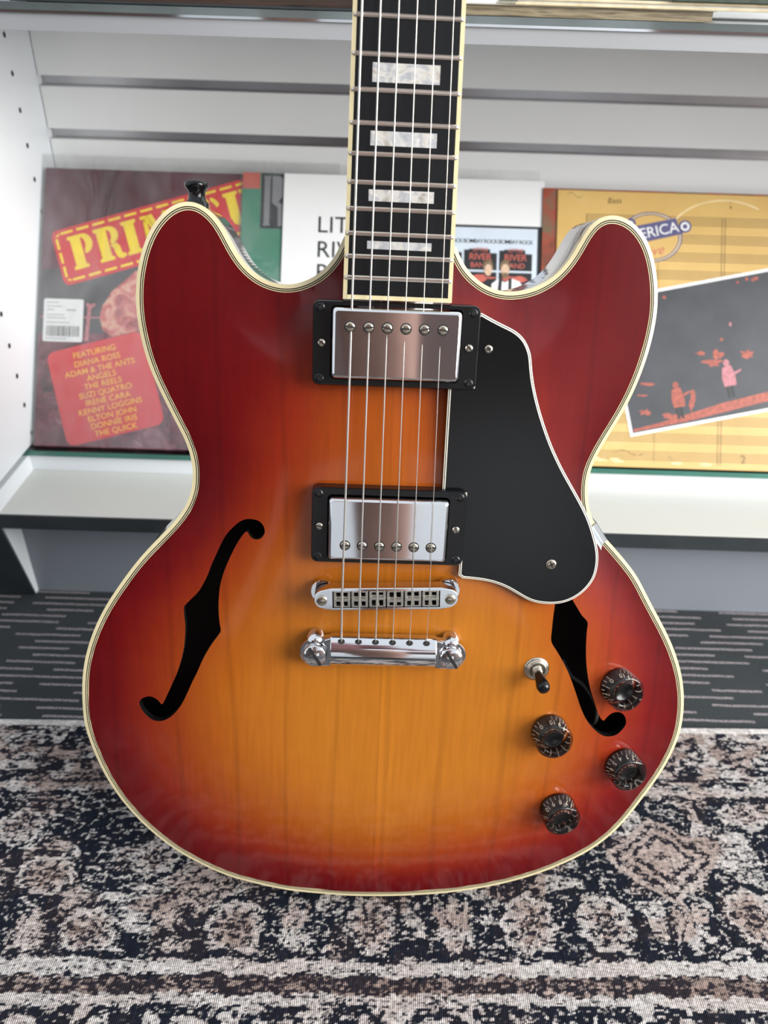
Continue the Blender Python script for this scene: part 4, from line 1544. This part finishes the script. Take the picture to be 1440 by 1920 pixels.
def pickup(u0, u1, v0, v1, zt, cov, zc, pole_v, pole_u, h0, label, seed):
    b = gm()
    # ring as a frame with rounded corners
    outer = rrect(u0, v0, u1 - u0, v1 - v0, 3.6)
    c0, c1, d0, d1 = cov
    inner = rrect(c0 - .9, d0 - .9, c1 - c0 + 1.8, d1 - d0 + 1.8, 2.4)
    outer_t = rrect(u0 + .5, v0 + .5, u1 - u0 - 1, v1 - v0 - 1, 3.2)
    n = len(outer)
    vs = [(x, y, min(Wf(x, y), 0) - 1.5) for x, y in outer] + [(x, y, zt - .9) for x, y in outer] + [(x, y, zt) for x, y in outer_t] + [(x, y, zt) for x, y in inner] + [(x, y, zt - 5) for x, y in inner]
    fs = []
    for j in range(4):
        for i in range(n):
            i2 = (i + 1) % n
            fs.append((j * n + i, j * n + i2, (j + 1) * n + i2, (j + 1) * n + i))
    b.add(vs, fs, 0)
    b.add([(x, y, zt - 4.5) for x, y in inner], [tuple(range(n))], 1)
    pk = b.build('pickup', ['ring_plastic', 'slot'], groot)
    tag(pk, label)
    b = gm()
    lv = [(0, zt - 4.5, 2.2), (0, zc - 2.2, 2.2), (.25, zc - 1.2, 2.0), (.8, zc - .45, 1.8), (1.7, zc, 1.4)]
    rings_ = [[(x, y, z) for x, y in rrect(c0 + i_, d0 + i_, c1 - c0 - 2 * i_, d1 - d0 - 2 * i_, r_)] for i_, z, r_ in lv]
    m = len(rings_[0])
    vs = [q for r_ in rings_ for q in r_]
    fs = []
    for j in range(len(lv) - 1):
        for i in range(m):
            i2 = (i + 1) % m
            fs.append((j * m + i, j * m + i2, (j + 1) * m + i2, (j + 1) * m + i))
    b.add(vs, fs, 0, True)
    b.add(rings_[-1], [tuple(range(m))], 0)
    b.build('pickup_cover', 'chrome', pk)
    for i in range(6):
        u = pole_u + 9.7 * i
        bb = gm()
        bb.lathe([(3.05, 0.04), (2.5, 0.05)], (u, pole_v, zc), 24, 1, close=False)
        slot_screw(bb, u, pole_v, zc - .3, 2.5, 1.0, (0.12 * ((i * 7 + seed) % 5 - 2)), hm=0, sm=1)
        bb.build('pole_screw', ['nickel', 'slot'], pk)
    k = 0
    for u in (u0 + 3.9, u1 - 3.9):
        for v in (v0 + 3.6, v1 - 3.6):
            bb = gm()
            bb.lathe([(2.5, 0.03), (2.45, .25), (.01, .25)], (u, v, zt), 18, 0)
            slot_screw(bb, u, v, zt, 2.0, .3, .4 + k, True, 0, 1)
            bb.build('ring_screw', ['ring_plastic', 'slot'], pk)
            k += 1
    for u in (h0[0], h0[1]):
        bb = gm()
        slot_screw(bb, u, h0[2], zt, 2.1, 1.3, 1.0 + u, False, 0, 1)
        bb.build('height_screw', ['nickel', 'slot'], pk)
    return pk


pickup(-44.3, 44.1, 120.2, 164.4, 7, (-33.9, 33.9, 124.6, 161.2), 13, 151.6, -24.5, (-39.4, 39.0, 142.5), 'neck pickup with chrome cover in a black ring', 1)
pickup(-43.5, 43.6, 19.2, 63.7, 9, (-33.8, 33.3, 22.8, 59.0), 14.5, 31.8, -24.2, (-38.9, 38.5, 41.2), 'bridge pickup with chrome cover in a black ring', 3)

# pickguard -------------------------------------------------------------
pgp = list(PG) + [(45.2, 63.5), (29.9, 64.0), (29.7, 119.8), (44.3, 121), (44.4, 160.6)]
pg = catmull(PG, 4)
pg = smooth_open(resample(pg, 1.5), 6)
full = [tuple(q) for q in pg] + [(42.6, 11.5), (42.6, 60.5), (29.95, 60.5), (29.7, 122.5), (42.6, 122.5), (42.6, 160.0)]
cl = np.array(full + [full[0]])


def inset_closed(Pn, d):
    Pn = np.array(Pn)
    a = Pn - np.roll(Pn, 1, 0)
    c = np.roll(Pn, -1, 0) - Pn
    a /= np.hypot(*a.T)[:, None] + 1e-9
    c /= np.hypot(*c.T)[:, None] + 1e-9
    ar = np.sum(Pn[:, 0] * np.roll(Pn[:, 1], -1) - np.roll(Pn[:, 0], -1) * Pn[:, 1])
    s = 1 if ar > 0 else -1
    na = np.c_[-a[:, 1], a[:, 0]] * s
    nc = np.c_[-c[:, 1], c[:, 0]] * s
    m = na + nc
    m /= (np.hypot(*m.T)[:, None] + 1e-9)
    k = 1 / np.clip((m * na).sum(1), .5, 1)
    return Pn + m * (d * k)[:, None]


b = gm()
lay = [(0, 3.2, 0), (0.0, 4.0, 0), (.55, 4.2, 1), (.95, 4.3, 0), (1.55, 4.4, 1), (2.0, 4.4, None)]
prev = None
for k in range(len(lay) - 1):
    p0, p1 = inset_closed(full, lay[k][0]), inset_closed(full, lay[k + 1][0])
    n = len(p0)
    b.add([(x, y, lay[k][1]) for x, y in p0] + [(x, y, lay[k + 1][1]) for x, y in p1], [(i, (i + 1) % n, n + (i + 1) % n, n + i) for i in range(n)], lay[k][2])
p1 = inset_closed(full, 2.0)
b.add([(x, y, 4.4) for x, y in p1], [tuple(range(n))[::-1]], 1)
b.add([(x, y, 2.0) for x, y in inset_closed(full, 0)], [tuple(range(n))], 1)
b.add([(x, y, 2.0) for x, y in inset_closed(full, 0)] + [(x, y, 3.2) for x, y in inset_closed(full, 0)], [(i, (i + 1) % n, n + (i + 1) % n, n + i) for i in range(n)], 1)
pgo = b.build('pickguard', ['line_white', 'black_plastic'], groot)
tag(pgo, 'black pickguard with thin white edge lines')
for u, v, r_ in ((49.9, 142.2, 2.3), (96.4, 20.2, 3.1)):
    b = gm()
    slot_screw(b, u, v, 4.4, r_, 1.1, .5, True, 0, 1)
    b.build('pickguard_screw', ['nickel', 'slot'], pgo)
# chrome bracket over the waist rim
b = gm()
e0, e1 = Vector((124.2, 40.6, 0)), Vector((133.2, 28.0, 0))
dr = (e1 - e0).normalized()
outn = Vector((dr.y * -1, dr.x, 0)) * -1
if outn.x < 0:
    outn = -outn
path = [(-5.0, -6.0), (-3.5, -9.5), (-1, -12.9), (1.3, -13.3), (2.0, -14.5), (2.2, -28)]
vs, fs = [], []
mid = (e0 + e1) / 2
for (d, z) in path:
    for s in (-1, 1):
        q = mid + dr * (s * 6.6) + outn * d
        vs.append((q.x, q.y, z))
        vs.append((q.x - outn.x * .1, q.y - outn.y * .1, z - 1.2 if d < 1.5 else z))
for j in range(len(path) - 1):
    a0 = j * 4
    fs += [(a0, a0 + 2, a0 + 6, a0 + 4), (a0 + 1, a0 + 5, a0 + 7, a0 + 3), (a0, a0 + 4, a0 + 5, a0 + 1), (a0 + 2, a0 + 3, a0 + 7, a0 + 6)]
b.add(vs, fs)
b.build('pickguard_bracket', 'plate', pgo)

# bridge ------------------------------------------------------------------
TL = math.radians(2.2)
bc = (0.3, 0.9)


def bt(x, y):
    return (bc[0] + math.cos(TL) * x - math.sin(TL) * y, bc[1] + math.sin(TL) * x + math.cos(TL) * y)


def bridge_outline(hl, hh, he):
    P = []
    for k in range(9):
        a = math.radians(-70 + 140 * k / 8)
        P.append((hl - he + he * math.cos(a), he * math.sin(a)))
    P += [(hl - 10, hh), (-hl + 10, hh)]
    for k in range(9):
        a = math.radians(110 + 140 * k / 8)
        P.append((-hl + he + he * math.cos(a), he * math.sin(a)))
    P += [(-hl + 10, -hh), (hl - 10, -hh)]
    return P


b = gm()
zb0, zb1 = 8.0, 17.5
ol = [bt(*q) for q in bridge_outline(41.4, 6.7, 5.6)]
ol2 = [bt(*q) for q in bridge_outline(41.0, 6.3, 5.3)]
n = len(ol)
win = [bt(*q) for q in ((-30.8, -5.1), (30.8, -5.1), (30.8, 5.1), (-30.8, 5.1))]
vs = [(x, y, zb0) for x, y in ol] + [(x, y, zb1 - .5) for x, y in ol] + [(x, y, zb1) for x, y in ol2]
b.add(vs, [(j * n + i, j * n + (i + 1) % n, (j + 1) * n + (i + 1) % n, (j + 1) * n + i) for j in range(2) for i in range(n)])
b.add([(x, y, zb0) for x, y in ol], [tuple(range(n))[::-1]])
# top plate around the saddle window
topv = [(x, y, zb1) for x, y in ol2]
right = [i for i in range(n) if ol2[i][0] > bt(30.8, 0)[0]]
left = [i for i in range(n) if ol2[i][0] < bt(-30.8, 0)[0]]


def face(pts, z=zb1, mi=0):
    flat(b, pts, z, mi)


face([ol2[i] for i in range(0, 9)] + [bt(30.8, 6.3), bt(30.8, -6.3)])
face([ol2[i] for i in range(11, 20)] + [bt(-30.8, -6.3), bt(-30.8, 6.3)])
face([bt(-30.8, 5.1), bt(30.8, 5.1), bt(30.8, 6.3), bt(-30.8, 6.3)])
face([bt(-30.8, -5.1), bt(30.8, -5.1), bt(30.8, -6.3), bt(-30.8, -6.3)])
b.add([(*q, zb1) for q in win] + [(*q, zb1 - 6) for q in win], [(0, 1, 5, 4), (1, 2, 6, 5), (2, 3, 7, 6), (3, 0, 4, 7)])
b.add([(*q, zb1 - 6) for q in win], [(0, 1, 2, 3)], 1)
br = b.build('bridge', ['chrome', 'slot'], groot)
tag(br, 'chrome bridge bar with six saddles')
for i in range(6):
    x = -25.4 + 10.15 * i
    off = (0.0, 0.0, 0.8, -0.7, 0.0, 0.3)[i]
    bb = gm()

    def bx(x0, x1, y0, y1, z0, z1, mi=0):
        P4 = [bt(x0, y0), bt(x1, y0), bt(x1, y1), bt(x0, y1)]
        bb.prism(P4, z0, z1, mi)
    for s in (-1, 1):
        bx(x + s * 4.0 - .75, x + s * 4.0 + .75, -4.6, 4.6, 12.5, 17.2)
    bx(x - 4.6, x + 4.6, 4.0, 4.9, 12.5, 16.9)
    bx(x - 4.6, x + 4.6, -4.9, -4.1, 12.5, 16.9)
    bx(x - 4.7, x + 4.7, off - .9, off + .7, 12.5, 18.3)
    bx(x - 4.7, x + 4.7, off + .7, off + 1.5, 12.5, 16.4)
    bx(x - .8, x + .8, off + 1.2, 4.2, 13.2, 15.2)
    bx(x - 1.0, x + 1.0, -4.4, off - .6, 13.2, 15.4)
    bb.build('saddle', 'worn_metal', br, bevel=0.00015)
for s, x in ((-1, -36.9), (1, 36.6)):
    bb = gm()
    bb.lathe([(2.9, 0), (3.1, .1), (3.1, .5), (2.6, .9), (.01, 1.1)], (*bt(x, -.4), zb1 - .1), 24)
    bb.build('post_cap', 'nickel', br)
    bb = gm()
    prof = []
    SEG2 = 60
    vs, fs = [], []
    cx_, cy_ = bt(x * 1.0, .5)
    for z, rr in ((3.2, 0), (3.2, 6.6), (4.0, 7.1), (6.3, 7.1), (7.0, 6.6), (7.0, 0)):
        for k in range(SEG2):
            a = 2 * math.pi * k / SEG2
            r_ = max(rr - (.35 if (k % 2 and rr > 6.7) else 0), .01)
            vs.append((cx_ + r_ * math.cos(a), cy_ + r_ * math.sin(a), z))
    for j in range(5):
        for k in range(SEG2):
            k2 = (k + 1) % SEG2
            fs.append((j * SEG2 + k, j * SEG2 + k2, (j + 1) * SEG2 + k2, (j + 1) * SEG2 + k))
    bb.add(vs, fs)
    bb.lathe([(2.4, -3), (2.4, 9)], (cx_, cy_, 0), 16)
    bb.build('thumbwheel', 'chrome', br)

# tailpiece ---------------------------------------------------------------
b = gm()
sec = [(-27.0, 4.0), (-26.8, 8.5), (-27.4, 10.8), (-31.2, 13.6), (-34, 15.0), (-38, 15.4), (-42, 14.2), (-45.5, 11.0), (-47.2, 7.0), (-46.5, 4.0)]
b.T = Matrix(((0, 0, 1, 0), (1, 0, 0, 0), (0, 1, 0, 0), (0, 0, 0, 1)))
b.prism([tuple(q) for q in catmull(sec[1:9], 5)] + [sec[9], sec[0]], -31.4, 31.6)
b.T = None
for s, cu in ((-1, -40.3), (1, 40.7)):
    lobe = []
    for k in range(17):
        a = math.radians(-95 + 190 * k / 16)
        lobe.append((cu + s * 9.2 * math.cos(a), -38.3 + 9.2 * math.sin(a)))
    lobe += [(cu - s * 9.5, -28.0), (cu - s * 9.5, -46.8)]
    b.prism(lobe, 4.0, 9.0)
    b.prism([(cu - s * 9.5, -27.4), (cu - s * 5.5, -28.8), (cu - s * 5.5, -33.0), (cu - s * 9.5, -33)], 9.0, 11.2)
for i in range(6):
    u = -24.9 + 10.05 * i
    vs = [(u + 2.1 * math.cos(t * math.pi / 8), -28.9 + 1.25 * math.sin(t * math.pi / 8), 12.35 + 1.25 * math.sin(t * math.pi / 8) * -.74) for t in range(16)]
    b.add(vs, [tuple(range(16))], 1)
tp = b.build('tailpiece', ['chrome', 'slot'], groot, bevel=0.0006)
tag(tp, 'chrome stop tailpiece bar')
for s, cu in ((-1, -40.3), (1, 40.7)):
    bb = gm()
    bb.lathe([(4.6, -1), (4.6, 8.5), (6.6, 9.2), (7.0, 9.8), (7.0, 12.4), (6.3, 13.4), (.01, 13.6)], (cu, -38.6, 0), 32)
    a = math.radians(-58)
    c, si = math.cos(a), math.sin(a)
    bb.add([(cu + c * x - si * y, -38.6 + si * x + c * y, 13.75) for x, y in ((-6.6, -.9), (6.6, -.9), (6.6, .9), (-6.6, .9))], [(0, 1, 2, 3)], 1)
    bb.lathe([(5.4, -1), (5.4, 6.5), (4.6, 7.3), (4.6, 10.5), (.01, 10.8)], (cu, -31.2, 0), 24)
    bb.build('stud', ['chrome', 'slot'], tp)

# strings -------------------------------------------------------------------
for i, (r_, mt) in enumerate(((.58, 'wound'), (.46, 'wound'), (.36, 'wound'), (.27, 'plain'), (.22, 'plain'), (.18, 'plain'))):
    ut = -24.9 + 10.05 * i
    ub = -25.0 + 9.95 * i
    un = -20.6 + 7.4 * i
    b = gm()
    y_b = bt(ub, 0)[1]
    b.tube([(ut, -29.3, 12.0), (ut, -26.5, 12.9), (ub, y_b - 1.5, 18.7), (ub, y_b, 19.0 + r_ * .6), (un, 628, fw(628) + 1.0), (un * 1.15, 690 + 15 * (i % 3), zh + 2)], r_, 8)
    b.build('string', mt, groot)

# control knobs -----------------------------------------------------------------
def knob(u, v, a0):
    z = Wf(u, v)
    # follow the local slope of the top
    du = (Wf(u + 4, v) - Wf(u - 4, v)) / 8
    dv = (Wf(u, v + 4) - Wf(u, v - 4)) / 8
    nrm = Vector((-du, -dv, 1)).normalized()
    q = Vector((0, 0, 1)).rotation_difference(nrm).to_matrix().to_4x4()
    T = Matrix.Translation((u, v, z + .2)) @ q
    b = gm()
    b.T = T
    b.lathe([(11.4, .3), (11.2, 1.0), (7.3, 6.8), (6.9, 7.2), (6.9, 8.2), (6.2, 8.4), (5.6, 7.9), (.01, 7.9)], seg=40)
    kn = b.build('control_knob', 'black_plastic', groot)
    b = gm()
    b.T = T
    prof = [(12.2, .2), (12.3, 1.2), (11.7, 12.0), (11.2, 12.9), (10.3, 13.3), (7.6, 13.3), (7.2, 13.0), (7.0, 8.6)]
    b.lathe(prof, seg=40, close=False)
    b.build('clear_skirt', 'knob_shell', kn)
    b = gm()
    b.T = T
    slope = math.atan2(5.8, 3.9)
    for k in range(21):
        a = math.radians(a0 + 15.5 * k)
        er = Vector((math.cos(a), math.sin(a), 0))
        et = Vector((-math.sin(a), math.cos(a), 0))
        ds = Vector((er.x * math.cos(slope), er.y * math.cos(slope), -math.sin(slope)))   # down the cone
        nn = ds.cross(et)
        if nn.z < 0:
            nn = -nn
        def cone(sd, tt):
            p = Vector((er.x * 7.3, er.y * 7.3, 6.8)) + ds * sd + et * tt + nn * .22
            return tuple(p)
        b.add([cone(4.6, -.2), cone(6.9, -.2), cone(6.9, .2), cone(4.6, .2)], [(0, 1, 2, 3)])
        if k % 2 == 0:
            vs, fs = text_mesh(str(k // 2), 4.1, offset=0.03, align='CENTER')
            b.add([cone(3.0 - y, -x) if False else cone(2.9 - y, x * -1 * -1) for x, y, _ in vs], fs)
    b.build('numerals', 'line_white', kn)


knob(149.6, -64.1, 140)
knob(108.0, -94.2, 140)
knob(160.7, -123.0, -5)
knob(120.3, -154.8, 205)

# toggle switch ---------------------------------------------------------------------
u, v = 95.7, -50.5
z = Wf(u, v)
b = gm()
b.lathe([(7.8, 0), (7.8, .5), (6.4, .9), (6.2, .9), (6.0, 2.4), (5.6, 2.8), (4.0, 2.8), (3.7, 2.0), (2.9, 2.0), (2.9, 5.2), (2.4, 5.6), (.01, 5.6)], (u, v, z), 36)
tg_ = b.build('toggle_switch', 'nickel', groot)
b = gm()
b.tube([(u, v, z + 3), (u + .3, v - 1.0, z + 6), (u + .8, v - 2.6, z + 10), (u + 1.3, v - 4.2, z + 14.5), (u + 1.5, v - 4.8, z + 16.8), (u + 1.55, v - 5.0, z + 17.8)], [2.0, 2.5, 3.4, 4.1, 3.4, 1.4], 20)
tag(b.build('lever_tip', 'black_plastic', tg_), 'black switch tip')

# strap button on the left horn ---------------------------------------------------------
b = gm()
b.T = Matrix.Translation((-111.5, 210.5, -36)) @ Matrix(((1, 0, 0, 0), (0, 0, 1, 0), (0, -1, 0, 0), (0, 0, 0, 1)))
b.lathe([(6.4, -2), (6.4, 1.5), (5.0, 3), (4.5, 5), (4.7, 7.5), (6.0, 9), (6.7, 10.2), (6.7, 11.6), (5.8, 12.8), (.01, 13)], seg=32)
b.T = None
tag(b.build('strap_button', 'black_plastic', groot), 'black strap button')
b = gm()
b.T = Matrix.Translation((5, -236.5, -45)) @ Matrix(((1, 0, 0, 0), (0, 0, -1, 0), (0, 1, 0, 0), (0, 0, 0, 1)))
b.lathe([(5, 0), (4, 1.5), (4, 3), (5.5, 4), (.01, 4.2)], seg=24)
b.T = None
b.build('strap_button', 'black_plastic', groot)

# ================================================================== the photographer, mirrored in the chrome
def clothes():
    t = NT('person_clothes_and_skin')
    sx = t.n('ShaderNodeSeparateXYZ')
    t.l(t.coord(), sx.inputs[0])
    hgt = t.math('DIVIDE', sx.outputs[2], 1.8)
    c = t.ramp(hgt, [(0.0, lin((40, 36, 36))), (0.045, lin((150, 116, 104))), (0.52, lin((128, 84, 86))), (0.815, lin((206, 160, 142)))], 'CONSTANT')
    f = t.noise(t.coord(scale=(1, 1, .3)), 14, 3, .6, .6)
    c = t.mix(1.0, c, t.ramp(f, [(0.3, (0.7,) * 3), (0.7, (1.1,) * 3)]), 'MULTIPLY')
    t.l(c, t.b.inputs['Base Color'])
    t.b.inputs['Roughness'].default_value = 0.85
    return t.m


M['clothes'] = clothes()
M['hair'] = mat('brown_hair', (62, 46, 38), 0.7, var=0.2, scale=80)


def skin_mesh(name, nodes, edges, m, parent, sub=2):
    me = bpy.data.meshes.new(name)
    me.from_pydata([n[0] for n in nodes], edges, [])
    me.materials.append(M[m])
    o = bpy.data.objects.new(name, me)
    COL.objects.link(o)
    o.parent = parent
    o.modifiers.new('skin', 'SKIN').use_smooth_shade = True
    for i, n in enumerate(nodes):
        me.skin_vertices[0].data[i].radius = n[1]
        me.skin_vertices[0].data[i].use_root = (i == 0)
    s = o.modifiers.new('sub', 'SUBSURF')
    s.levels = sub
    s.render_levels = sub
    return o


per = empty('person', (-0.083, -0.52, 0))
tag(per, 'person in mauve shirt and brown trousers, mirrored in the chrome pickup covers', 'person')
nd, ed = [], []


def nn_(p, r, par=None):
    nd.append((p, r if isinstance(r, tuple) else (r, r)))
    if par is not None:
        ed.append((par, len(nd) - 1))
    return len(nd) - 1


pel = nn_((0, 0, .95), (.155, .115))
wai = nn_((0, 0, 1.10), (.14, .10), pel)
che = nn_((0, .01, 1.30), (.165, .115), wai)
shd = nn_((0, 0, 1.43), (.10, .08), che)
nk = nn_((0, .01, 1.51), .055, shd)
h1 = nn_((0, .03, 1.57), (.068, .078), nk)
h2 = nn_((0, .03, 1.66), (.078, .095), h1)
h3 = nn_((0, .02, 1.74), (.06, .07), h2)
for s in (-1, 1):
    hp = nn_((s * .10, 0, .88), .092, pel)
    th = nn_((s * .125, .015, .70), .082, hp)
    kn_ = nn_((s * .135, .03, .49), .06, th)
    ca = nn_((s * .14, .0, .34), .058, kn_)
    an = nn_((s * .145, -.01, .10), .04, ca)
    he = nn_((s * .145, .02, .045), .042, an)
    nn_((s * .16, .15, .04), (.042, .034), he)
    sh = nn_((s * .19, 0, 1.40), .058, shd)
    el = nn_((s * .26, .04, 1.13), .042, sh)
    wr = nn_((s * .235, .14, .92), .029, el)
    pa_ = nn_((s * .228, .175, .845), (.038, .016), wr)
    for k, (dx, ln) in enumerate(((-.03, .068), (-.011, .08), (.009, .074), (.028, .058))):
        f1 = nn_((s * .228 + dx, .20, .80), .0095, pa_)
        f2 = nn_((s * .228 + dx, .208, .80 - ln * .5), .0088, f1)
        nn_((s * .228 + dx, .198, .80 - ln), .0078, f2)
    t1 = nn_((s * .228 - s * .045, .185, .84), .011, pa_)
    nn_((s * .228 - s * .06, .20, .80), .009, t1)
skin_mesh('body', nd, ed, 'clothes', per)
nd, ed = [], []
a0 = nn_((0, .0, 1.76), (.078, .085))
a1_ = nn_((0, -.04, 1.70), (.085, .07), a0)
nn_((0, -.055, 1.60), (.07, .045), a1_)
skin_mesh('hair', nd, ed, 'hair', per)
